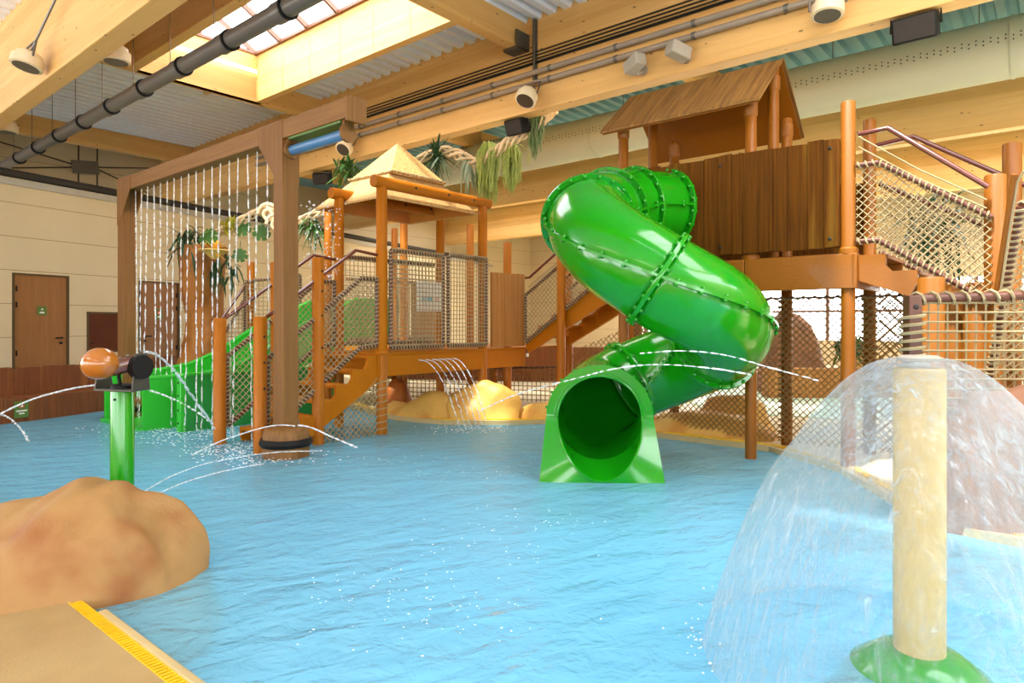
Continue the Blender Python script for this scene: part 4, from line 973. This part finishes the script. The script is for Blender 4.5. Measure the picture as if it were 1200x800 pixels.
jet('second thin water jet just below the long streaking one', [at(185, 578, 4.7), at(225, 562, 5.2), at(270, 550, 5.7), at(310, 543, 6.1)], .006, 8, .95)
jet('dashed water jet crossing the mouth of the spiral slide', [at(640, 452, 5.9), at(680, 442, 5.6), at(720, 432, 5.4), at(770, 427, 5.3), at(830, 431, 5.25), at(880, 439, 5.2)], .0065, 9, .0, .8)
jet('upper water jet crossing the lower bend of the spiral slide', [at(750, 414, 5.4), at(800, 411, 5.3), at(850, 416, 5.2), at(900, 430, 5.2), at(960, 446, 5.2)], .006, 10, .0, .8)
jet('dropping water dashes left of the spiral slide mouth', [at(640, 452, 6.2), at(600, 464, 6.6), at(560, 482, 7.2)], .008, 11, .2, .6)
for i in range(6):
    s = .62+i*.13
    a = pl(-.06, s, .98); e_ = Vector((-.72+.2*i*.35, 9.28+.11*i, 0))
    pts = [a+(e_-a)*t*Vector((1,1,0)).length/1.41421 if 0 else Vector((a.x+(e_.x-a.x)*t, a.y+(e_.y-a.y)*t, .98+.05*t*2-1.08*t*t)) for t in (0, .2, .4, .6, .8, 1)]
    jet('%s arc of water spouting from the platform edge, counted from left' % ORD[i], pts, .0085, 30+i, .35, .5)['group'] = 'water arcs from the platform edge'

# ================================================================== ROOF FITTINGS
pp_ = thing('pipe', 'large grey ceiling pipe with dark collars hanging on thin rods', 'pipe', uv(10, 3.9, 4.9))
mk('tube', MB().tube([uv(-2, 3.9, 4.88), uv(19.4, 3.9, 4.9)], .1, 24, False), 'pvc', pp_)
for k in range(12):
    U = 5.28+k*1.25
    mk('collar', MB().cyl(uv(U-.1, 3.9, 4.885), uv(U+.1, 3.9, 4.885), .116, 24), 'pvc', pp_)
    mk('collar_ring', MB().cyl(uv(U-.13, 3.9, 4.885), uv(U-.1, 3.9, 4.885), .125, 24), 'black', pp_)
    mk('hanger_rod', MB().tube([uv(U+.3, 3.9, 4.98), uv(U+.3, 3.9, 6.2)], .006, 5), 'steel', pp_)
zA = on_v(600, 93, 8.01).z; zB = on_v(600, 105, 8.01).z
for z, lab in ((zA, 'upper grey conduit running along the main timber beam'), (zB, 'lower grey conduit running along the main timber beam')):
    t = thing('conduit', lab, 'conduit', uv(6, 8.01, z), 'conduits on the main beam')
    mk('tube', MB().tube([uv(-2.5, 8.01, z), uv(14.5, 8.01, z)], .042, 14), 'conduit', t)
    for k in range(12): mk('clamp', MB().cyl(uv(.2+k*1.15, 8.01, z), uv(.25+k*1.15, 8.01, z), .05, 14), 'steel', t)
for k, py in enumerate((70, 74, 78, 82)):
    z = on_v(600, py, 8.06).z
    tag(mk('cable', MB().tube([uv(-2.5, 8.065, z), uv(14.5, 8.065, z)], .012 if k < 3 else .02, 6), 'pipe_dark' if k < 3 else 'black'), '%s thin dark cable above the conduits, counted from top' % ORD[k], 'cable', 'cables on the main beam')
def floodlight(label, c, aim, r=.17, h=.2, rod=None):
    c = Vector(c); d = Vector(aim).normalized(); t = thing('floodlight', label, 'lamp', c, 'cream round floodlights')
    mk('housing', MB().lathe(c-d*h*.5, [(r*.55, 0), (r*.8, .03), (r*.85, h*.4), (r, h*.45), (r, h), (r*.9, h+.01)], 28, d), 'cream', t)
    mk('lens', MB().lathe(c+d*(h*.5+.004), [(r*.82, 0), (r*.8, .012)], 28, d), 'lens', t)
    s = d.cross(ZV).normalized()
    mk('yoke', MB().tube([c-s*(r+.02), c-s*(r+.02)-d*.16+ZV*.06, c+s*(r+.02)-d*.16+ZV*.06, c+s*(r+.02)], .014, 6), 'steel', t)
    if rod is not None: mk('cable_tube', MB().tube([c-d*.12, Vector(rod)], .016, 6), 'steel', t)
dn = -ZV
floodlight('cream floodlight on the left face of the nearest beam', on_v(33, 70, 2.58), -ZV-BX*.25, .19, .2, uv(8.9, 2.76, 6.1))
floodlight('cream floodlight half hidden behind the nearest beam', on_v(136, 63, 3.22), -ZV, .17)
floodlight('cream floodlight at the far left end behind nearest beam', on_v(8, 148, 3.22), -ZV, .17)
floodlight('cream floodlight on the main beam above hanging moss', on_v(618, 112, 7.80), -ZV-BX*.6, .165)
floodlight('cream floodlight tilted down behind the portal end', on_v(405, 172, 7.80), -ZV*.8-BX*.8-AX*.2, .16)
floodlight('cream floodlight at the top edge beside the black speaker', on_v(970, 8, 7.88), -ZV-BX*.15, .17)
q = on_v(683, 270, 19.0); floodlight('small lit lamp hanging by the far timber beam', q, -ZV, .2, .2, q+ZV*1.2)
def speaker(label, c, w_, h_, d_, up=None, yaw=0):
    t = thing('speaker', label, 'speaker', c, 'black loudspeakers'); n = (-BX-ZV*.35).normalized(); x = Matrix.Rotation(yaw, 3, 'Z') @ AX; n = (Matrix.Rotation(yaw, 3, 'Z') @ n); y = n.cross(x).normalized()
    if y.z < 0: y = -y
    mk('cabinet', MB().box(c, (w_, d_, h_), (x, n, y)), 'black', t, .02)
    mk('grille', MB().box(c+n*(d_/2+.004), (w_*.9, .012, h_*.86), (x, n, y)), 'pipe_dark', t, .004)
    mk('bracket', MB().tube([c-x*(w_/2+.02), c-x*(w_/2+.02)-n*.05+y*(h_*.62), c+x*(w_/2+.02)-n*.05+y*(h_*.62), c+x*(w_/2+.02)], .016, 6), 'black', t)
    if up: mk('drop_rod', MB().tube([c+y*(h_*.62), c+y*h_*.6+ZV*up], .02, 6), 'steel', t)
speaker('black loudspeaker under the main beam at upper right', on_v(1073, 33, 8.2), .42, .26, .24, .4)
speaker('black loudspeaker behind the hanging moss under the main beam', on_v(607, 148, 8.3), .36, .25, .25, .5)
speaker('black loudspeaker left of the pyramid roof', on_v(378, 209, 8.4), .36, .24, .25, .5, .6)
def camera_box(label, c, yaw):
    t = thing('security_camera', label, 'camera', c, 'grey cameras on the main beam'); x = Matrix.Rotation(yaw, 3, 'Z') @ (-AX); x = (x-ZV*.25).normalized(); s = x.cross(ZV).normalized(); y = s.cross(x)
    mk('housing', MB().box(c, (.3, .18, .17), (x, s, y)), 'camera_grey', t, .02)
    mk('lens', MB().cyl(c+x*.15, c+x*.165, .05, 16), 'black', t)
    mk('mount', MB().tube([c, c+BX*.1-ZV*.1, c+BX*.24-ZV*.02], .03, 8), 'camera_grey', t)
    mk('junction', MB().cyl(c+BX*.2-ZV*.02, c+BX*.25-ZV*.02, .07, 14), 'camera_grey', t)
camera_box('boxy grey camera left of its twin on the main beam', on_v(744, 75, 7.86), math.pi*.86)
camera_box('grey camera facing the viewer on the main beam', on_v(795, 60, 7.86), math.pi*.35)
t = thing('beam_bracket', 'dark steel seat joining the cross beam to the main beam', 'bracket', uv(6.5, 8.3, 5.8))
mk('seat', MB().hexa([uv(6.44,7.84,5.74), uv(6.44,8.10,5.74), uv(6.76,8.10,5.74), uv(6.76,7.84,5.74), uv(6.44,7.84,5.78), uv(6.44,8.10,5.78), uv(6.76,8.10,5.78), uv(6.76,7.84,5.78)]), 'steel', t)
mk('side_plate', fbox(6.44, 6.46, 7.79, 8.10, 5.74, 6.0), 'steel', t)
mk('strap', fbox(6.28, 6.36, 8.07, 8.10, 5.2, 6.2), 'steel', t)
mk('conduit_drop', MB().tube([uv(6.3, 8.04, 6.2), uv(6.3, 8.04, 5.0)], .018, 6), 'steel', t)
t = thing('beam_strap', 'steel strap on the main beam above the portal end', 'bracket', uv(12.1, 8.09, 5.2))
mk('strap', fbox(12.05, 12.15, 8.07, 8.10, 5.2, 6.2), 'steel', t)
t = thing('ceiling_sensor', 'small beige sensor box on the corrugated deck with thin conduit', 'sensor', uv(12.8, 6.0, 6.15))
q = on_v(245, 144, 6.3); q.z = 6.17
mk('housing', MB().box(q, (.34, .1, .06), (AX, BX, ZV)), 'cream', t, .01); mk('conduit', MB().tube([q-AX*.17, q-AX*.4+BX*.1, q-AX*.8+BX*1.0], .012, 6), 'steel', t)
# fabric duct
du = thing('fabric_duct', 'large white fabric air duct behind the main beam', 'duct', uv(3, 11.9, 5.0))
Z0 = 5.46; RD = .432
mb = MB(); n = 32
pts = [uv(16-i*.5, 11.9, Z0) for i in range(49)]
mk('sleeve', MB().tube(pts, [RD*(1 if i % 8 else .985) for i in range(49)], 32), 'duct', du)
for u in (0.6, 7.6, -5): mk('joint', MB().cyl(uv(u-.02, 11.9, Z0), uv(u+.02, 11.9, Z0), RD+.012, 32), 'duct', du)
mb = MB()
for i in range(190):
    for k in range(2):
        a_ = math.radians(180+8-k*7.5-(4 if i % 2 else 0)); U = 9.5-i*.085
        d = BX*math.cos(a_)+ZV*math.sin(a_)*-1; p = uv(U, 11.9, Z0)+d*RD
        x = AX; y = d.cross(x); mb.add([p+x*.014+d*.003, p+y*.014+d*.003, p-x*.014+d*.003, p-y*.014+d*.003], [(0,1,2,3)])
o = mk('perforations', mb, 'pipe_dark', du, bn=False); o['kind'] = 'stuff'
mb = MB()
for k in range(9): mk('hanger_wire', MB().tube([uv(11-k*2.0, 11.9, Z0+RD-.02), uv(11-k*2.0, 11.9, 6.2)], .008, 5), 'steel', du)

# ================================================================== LEFT BENCH WALL
def polyfn(P):
    P = [Vector((x, y, 0)) for x, y in P]; P = catmull(P, 8); L = [0]
    for a, b in zip(P, P[1:]): L.append(L[-1]+(b-a).length)
    def f(s):
        s = min(max(s, 0), L[-1]-1e-6)
        for i in range(len(L)-1):
            if L[i+1] >= s: k = (s-L[i])/(L[i+1]-L[i]); return P[i].lerp(P[i+1], k)
        return P[-1]
    return f, L[-1]
bw = thing('bench_wall', 'dark brown stepped plank bench wall along the left pool edge', 'bench', (-8, 10.5, 0))
fr1 = [(-10.5,5.6),(-8.9,7.9),(-7.6,9.86),(-7.0,11.5),(-6.8,13.0),(-6.9,14.4)]
fr2 = [(x-.42, y+.1) for x, y in fr1]; fr3 = [(x-.06, y+.02) for x, y in fr2]
def plankwall(P, zb, zt, th, jag, seed, wd=.16):
    f, L = polyfn(P); rr = random.Random(seed); mb = MB(); s = 0
    while s < L-.02:
        e_ = min(L, s+rr.uniform(.7, 1.3)*wd); A, B = f(s), f(e_-.004); d = (B-A).normalized(); nn = Vector((-d.y, d.x, 0)); o = rr.uniform(0, .012); j = rr.uniform(-jag, jag)
        A2, B2 = A+nn*th, B+nn*th; A1, B1 = A-nn*o, B-nn*o
        mb.hexa([A1+ZV*zb, B1+ZV*zb, B2+ZV*zb, A2+ZV*zb, A1+ZV*(zt+j), B1+ZV*(zt+j*.5), B2+ZV*(zt+j), A2+ZV*(zt+j)]); s = e_
    return mb
mk('seat_step', plankwall(fr1, -.4, .37, .5, .004, 2), 'planks_red', bw, .006)
mk('backrest', plankwall(fr2, .3, .80, .14, .018, 3, .22), 'planks_red', bw, .006)
mk('upper_step', plankwall([(-10.9,7.2),(-9.3,9.4),(-8.9,9.9)], .3, .88, .3, .01, 4, .3), 'planks_red', bw, .006)
f1, L1 = polyfn(fr1)
best = min((abs(((f1(s).x)/(f1(s).y)*F+600)-24), s) for s in [L1*i/400 for i in range(401)])[1]
A_, B_ = f1(best-.08), f1(best+.08); dS = (B_-A_).normalized(); nS = Vector((dS.y, -dS.x, 0)); c = f1(best)+nS*.03
sg = thing('bench_sign', 'dark green warning sign with white marks on the bench wall', 'sign', c+ZV*.07)
mk('plate', MB().box(c+ZV*.195, (.2, .012, .25), (dS, nS, ZV)), 'sign_green', sg, .002)
mk('prohibition_ring', MB().tube([c+nS*.009+ZV*.25+(dS*math.cos(i*.3142)+ZV*math.sin(i*.3142))*.034 for i in range(21)], .005, 5), 'print_red', sg)
mb = MB(); blocks(mb, c+nS*.008-dS*.075+ZV*.175, dS, ZV, 8, .0188, .022, .8, nS); blocks(mb, c+nS*.008-dS*.04+ZV*.135, dS, ZV, 4, .02, .022, .8, nS)
mb.prism([c+nS*.008-dS*.02+ZV*.235, c+nS*.008+dS*.02+ZV*.235, c+nS*.008+dS*.015+ZV*.27], nS*.002); mk('lettering', mb, 'white', sg)

# ================================================================== PILLAR, PLANTS, GARLAND
pc = Vector((-6.25, 13.4, 0))
mb = MB(); n = 40; hs = [i/40*3.05 for i in range(41)]
for z in hs:
    for k in range(n):
        a_ = 2*math.pi*k/n; q = Vector((math.cos(a_)*1.4, math.sin(a_)*1.4, z*1.1)); r = .40+.05*math.sin(z*2.2+1)+noise.noise(q)*.1+noise.noise(q*2.6)*.05
        if z < .3: r += (.3-z)*.3
        mb.v.append(pc+Vector((math.cos(a_)*r, math.sin(a_)*r, z)))
for j in range(len(hs)-1):
    for k in range(n): k2 = (k+1) % n; mb.f.append((j*n+k, j*n+k2, (j+1)*n+k2, (j+1)*n+k))
mb.f.append(tuple((len(hs)-1)*n+k for k in range(n)))
tag(mk('rock_pillar', mb, 'rock_pillar'), 'tall brown rock pillar with plants on top behind the water curtain', 'pillar')
def blade(mb, base, d, L, w_, droop=.4, seg=6, curl=None, up=ZV):
    base = Vector(base); d = Vector(d).normalized(); s = d.cross(up); s = s.normalized() if s.length > 1e-4 else Vector((1,0,0)); prev = None; o = len(mb.v)
    for i in range(seg+1):
        t = i/seg; p = base+d*(L*t)-ZV*(droop*L*t*t); ww = w_*(math.sin(math.pi*min(1, t*.85+.12))**.7)*(.05 if i == seg else 1)
        nn = s.cross(d).normalized(); mb.v += [p-s*ww/2, p+nn*(.12*ww), p+s*ww/2]
    for i in range(seg):
        a_ = o+i*3; mb.f += [(a_, a_+1, a_+4, a_+3), (a_+1, a_+2, a_+5, a_+4)]
    return mb
def rdir(rr, up=0): 
    v = Vector((rr.gauss(0,1), rr.gauss(0,1), rr.gauss(0,1)+up)); return v.normalized()
def tuft(name, label, c, n, L, w_, droop, mat, seed, up=.4, spread=.1, sub=None, stem=True, cat='plant', grp=None):
    rr = random.Random(seed); t = thing(name, label, cat, c, grp); mb = MB()
    for i in range(n): blade(mb, Vector(c)+rdir(rr)*spread, rdir(rr, up), L*rr.uniform(.6, 1.1), w_*rr.uniform(.7, 1.2), droop*rr.uniform(.5, 1.4))
    mk('foliage', mb, mat, t, bn=False)
    if sub:
        mb = MB()
        for i in range(sub[1]): blade(mb, Vector(c)+rdir(rr)*spread, rdir(rr, sub[4]), L*rr.uniform(.6, 1.1)*sub[3], w_*rr.uniform(.7, 1.2), droop*rr.uniform(.8, 1.8))
        mk(sub[0], mb, sub[2], t, bn=False)
    return t
def moss(label, c, w_, h, n, mat, seed):
    rr = random.Random(seed); t = thing('hanging_moss', label, 'plant', c, 'trailing moss on the garland'); mb = MB(); c = Vector(c)
    for i in range(n):
        a_ = rr.uniform(0, 6.28); r = abs(rr.gauss(0, .5))*w_*.8; p = c+Vector((math.cos(a_)*r*.35, math.sin(a_)*r*.35, rr.uniform(-.02, .06))); L = h*rr.uniform(.45, 1.0)*(1-.35*min(1, r/w_)); m = 9; pts = []
        ox, oy = math.cos(a_)*r, math.sin(a_)*r
        for k in range(m+1):
            f = k/m; pts.append(c+Vector((ox*min(1, .3+f*2.2)+rr.gauss(0, .012), oy*min(1, .3+f*2.2)+rr.gauss(0, .012), .05*math.sin(min(1, f*4)*math.pi)-L*f)))
        mb.tube(pts, [.009]*m+[.003], 3, False)
        for k in range(2, m):
            for q in range(4): blade(mb, pts[k], rdir(rr, -.3), rr.uniform(.04, .09), .014, .4, 1)
    mk('foliage', mb, mat, t, bn=False); return t
# garland of twisted branches
gpath = [at(255,272,13.2), at(285,258,13), at(310,246,12.8), at(330,262,12.6), at(360,256,12.4), at(400,238,12.2), at(450,214,12), at(500,182,11.6), at(530,179,11.4), at(558,190,11.2), at(580,178,11.0), at(600,164,10.9), at(625,152,10.85), at(650,128,10.8)]
gp = catmull(gpath, 10)
ga = thing('branch_garland', 'garland of pale twisted branches strung past the pavilion roof', 'garland', gp[0])
for k in range(4):
    pts = []
    for i, p in enumerate(gp):
        t = (gp[min(i+1, len(gp)-1)]-gp[max(i-1, 0)]).normalized(); x = t.cross(ZV).normalized(); y = x.cross(t); an = i*.42+k*math.pi/2; rr_ = .095*(.7+.5*noise.noise(Vector((i*.15, k, 2))))
        pts.append(p+(x*math.cos(an)+y*math.sin(an))*rr_)
    mk('branch', MB().tube(pts, .02 if k % 2 else .028, 7), 'branch', ga)
for k, (x, y, Y) in enumerate(((325, 262, 12.5), (315, 250, 12.6))):
    c = at(x, y, Y); pts = [c+Vector((math.cos(i*.45)*(.04+.008*i), 0, math.sin(i*.45)*(.04+.008*i))) for i in range(22)]
    mk('curl', MB().tube(pts, .035, 7), 'branch', ga)
mk('hanging_rope', MB().tube([gp[-1], gp[-1]+Vector((0,0,.6))], .008, 5), 'rope', ga)
tuft('staghorn_fern', 'large staghorn fern with grey fronds beside the pyramid roof peak', at(513, 184, 11.5), 60, .42, .05, .25, 'leaf_dark', 3, .6, .08, ('grey_fronds', 34, 'leaf_grey', 1.1, -.5))
tuft('leafy_plant', 'bushy green plant left behind the pyramid roof', at(405, 200, 12.4), 70, .34, .06, .3, 'leaf', 4, .5, .16)
tuft('trailing_fern', 'grey green fronds drooping from the garland right of the fern', at(548, 186, 11.3), 30, .42, .03, .9, 'leaf_grey', 14, -.6, .08)
moss('long bright moss hanging from the garland, longest of the clumps', at(573, 168, 11.1), .27, 1.22, 150, 'moss', 5)
moss('shorter bright moss clump right beside the longest one', at(600, 170, 11.0), .26, .86, 130, 'moss', 6)
moss('thin dark grey moss strand left of the longest clump', at(562, 190, 11.3), .09, .72, 40, 'moss_grey', 7)
moss('dark green moss hanging under the beam floodlight', at(627, 124, 10.8), .2, .95, 110, 'moss_grey', 8)
tuft('drooping_plant', 'green fronds drooping left of the pavilion posts', at(366, 262, 12.4), 60, .36, .035, .8, 'leaf', 15, -.2, .12)
def monstera(label, c, nrm, r, seed):
    mb = MB(); c = Vector(c); n_ = Vector(nrm).normalized(); x = n_.cross(ZV).normalized(); y = x.cross(n_); N_ = 48; ring = []
    for k in range(N_):
        an = 2*math.pi*k/N_; rad = r*(1-.28*math.sin(an))*(1 if k % 6 else .62)*(.9+.1*math.cos(2*an)); ring.append(c+(x*math.cos(an)*.85+y*math.sin(an))*rad-n_*(.25*abs(math.cos(an))*rad))
    mb.add([c]+ring, [(0, k+1, (k+1) % N_+1) for k in range(N_)])
    mb.tube([c, c+y*r*.5+n_*-.05, c+y*r*1.5-n_*.1], .008, 5)
    return tag(mk('monstera_leaf', mb, 'leaf'), label, 'leaf', 'monstera leaves by the pillar')
monstera('split monstera leaf hanging right of the pillar top', at(284, 265, 13.0), (-.1,-1,.2), .2, 1)
monstera('split monstera leaf below the curled branch', at(306, 270, 12.8), (.2,-1,.1), .2, 2)
monstera('split monstera leaf on the crown of the pillar', at(243, 275, 12.9), (-.2,-1,.3), .24, 3)
monstera('darker monstera leaf low beside the pillar lamp', at(281, 297, 13.0), (.3,-1,0), .17, 4)
tuft('pillar_fern', 'dark fern covering the top left of the rock pillar', at(224, 282, 13.2), 80, .38, .05, .7, 'leaf_dark', 21, .1, .25)
tuft('pillar_vine', 'leafy vine trailing down the right of the rock pillar', at(262, 312, 12.95), 60, .26, .05, .9, 'leaf_dark', 22, -.5, .22)
t = thing('lamp_bowl', 'glowing yellow flower lamp in a pale bowl on the pillar', 'lamp', at(251, 300, 12.9))
c = at(251, 294, 12.85)
mk('bowl', MB().lathe(c, [(.04, -.16), (.2, -.02), (.3, 0), (.3, .02)], 24), 'bowl', t)
mb = MB(); rr = random.Random(4)
for i in range(26): blade(mb, c+ZV*.02, rdir(rr, .9), .26, .07, .1)
mk('petals', mb, mat_plain('petal', srgb(250,206,92), .5, .3), t, bn=False)  # glow put into the petal colour, no emission
tuft('lamp_plant', 'yellow lit leaves rising behind the bowl lamp', at(268, 272, 13.0), 30, .5, .05, .3, mat_plain('leaf_lamplit', srgb(176,168,52), .5, .3, var=.2), 23, 1.2, .1)  # yellow lamplight put into the leaf colour

# ================================================================== FAR BACKGROUND BEHIND THE NETS
tag(rock([(5.3,14.2,.2,.3,.4),(5.6,14.2,1.55,.5,.5),(6.3,14.2,1.6,.5,.5),(6.75,14.2,.3,.3,.4)], 'rock_brown', 31, .1, 1.8), 'brown waterfall rock standing beyond the net under the tower', 'rock')
tag(mk('low_wall', MB().hexa([Vector((5.0,12.9,0)), Vector((8.6,12.9,0)), Vector((8.6,13.3,0)), Vector((5.0,13.3,0)), Vector((5.0,12.9,.62)), Vector((8.6,12.9,.62)), Vector((8.6,13.3,.62)), Vector((5.0,13.3,.62))]), 'planks_light', None, .02), 'low tan wall beyond the net under the tower', 'wall')
tag(rock([(6.8,14.0,.2,.3,.3),(7.2,14.0,.85,.4,.4),(8.2,14.0,.8,.4,.4),(9.4,13.8,.9,.4,.4),(9.8,13.8,.2,.3,.3)], 'rock_gold', 33, .08, 2), 'tan planter rock with green plants beyond the tower net', 'rock')
for k, (x, y, z) in enumerate(((7.0, 13.9, .95), (7.4, 14.0, .85), (9.3, 13.9, .95))):
    tuft('planter_plant', ('leafy plant at the left of the tan planter', 'second leafy plant in the tan planter', 'leafy plant at the far right of the planter')[k], (x, y, z), 60, .42, .08, .4, 'leaf', 40+k, .8, .2)
pm = tuft('palm', 'dark leafy palm far behind the right hand tower stairs', at(1095, 262, 13.5), 130, .9, .07, .5, 'leaf_dark', 50, .0, .45)
mk('stem', MB().tube([Vector((at(1095,262,13.5).x, 13.5, 0)), at(1095, 262, 13.5)], [.12, .08], 10), 'rock_brown', pm)
tag(mk('far_wall', MB().hexa([Vector((-3.5,17.5,0)), Vector((3,16.5,0)), Vector((3,16.7,0)), Vector((-3.5,17.7,0)), Vector((-3.5,17.5,.9)), Vector((3,16.5,.9)), Vector((3,16.7,.9)), Vector((-3.5,17.7,.9))]), 'planks_red'), 'low brown wall far behind the low platform', 'wall')

# ================================================================== FOAM, GLINT FLECKS AND SPRAY
def scatter(name, label, cat, gen, n, seed, mat, r=(.008, .02), sq=(1,1,.45)):
    rr = random.Random(seed); mb = MB()
    for i in range(n):
        p = gen(rr); mb.ball(p, rr.uniform(*r), 6, 4, (rr.uniform(.8, 1.8), rr.uniform(.8, 1.8), sq[2]))
    return tag(mk(name, mb, mat, bn=False), label, cat, kind='stuff')
def disc(rr, c, sx, sy): return Vector((c[0]+rr.gauss(0, sx), c[1]+rr.gauss(0, sy), .006+abs(rr.gauss(0, .012))))
M['foam'] = mat_plain('foam', srgb(236,244,248), .5, .4)
scatter('water_foam', 'white foam churning in front of the green slide wall', 'foam', lambda rr: disc(rr, rr.choice(((-4.7, 9.0), (-5.3, 9.6), (-4.2, 8.8))), .4, .35), 700, 1, M['foam'], (.003, .011), (1,1,.3))
scatter('water_foam', 'white foam around the foot of front stairs and portal post', 'foam', lambda rr: disc(rr, rr.choice(((-3.2, 7.7), (-2.7, 7.3), (-3.4, 8.0))), .28, .2), 600, 2, M['foam'], (.003, .010), (1,1,.3))
scatter('water_foam', 'white foam under the spouting arcs by the golden rocks', 'foam', lambda rr: disc(rr, rr.choice(((-.6, 9.3), (-.5, 9.5))), .3, .18), 250, 3, M['foam'], (.003, .009), (1,1,.3))
scatter('water_foam', 'small foam and painted glint flecks on the open pool', 'foam', lambda rr: disc(rr, rr.choice(((-.6, 3.6), (-.75, 4.0), (-.35, 3.3), (-1.3, 7.2), (-.5, 6.6), (.2, 5.0), (-.1, 4.4))), .3, .16), 260, 4, M['foam'], (.002, .005), (1,1,.2))  # white flecks among the foam stand in for glints on the water
scatter('water_spray', 'fine spray of drops left of the pavilion posts', 'spray', lambda rr: at(rr.gauss(378, 13), rr.uniform(236, 330), 9.4+rr.uniform(-.2, .2)), 260, 5, M['drop'], (.005, .011), (1,1,1.2))
scatter('water_splash', 'drops splashing up around the foot of water dome', 'spray', lambda rr: (lambda a_, r_: Vector((1.765+math.cos(a_)*r_, 2.87+math.sin(a_)*r_, abs(rr.gauss(0, .05)))))(rr.uniform(0, 6.28), rr.gauss(.93, .05)), 260, 6, M['drop'], (.002, .005), (1,1,1))
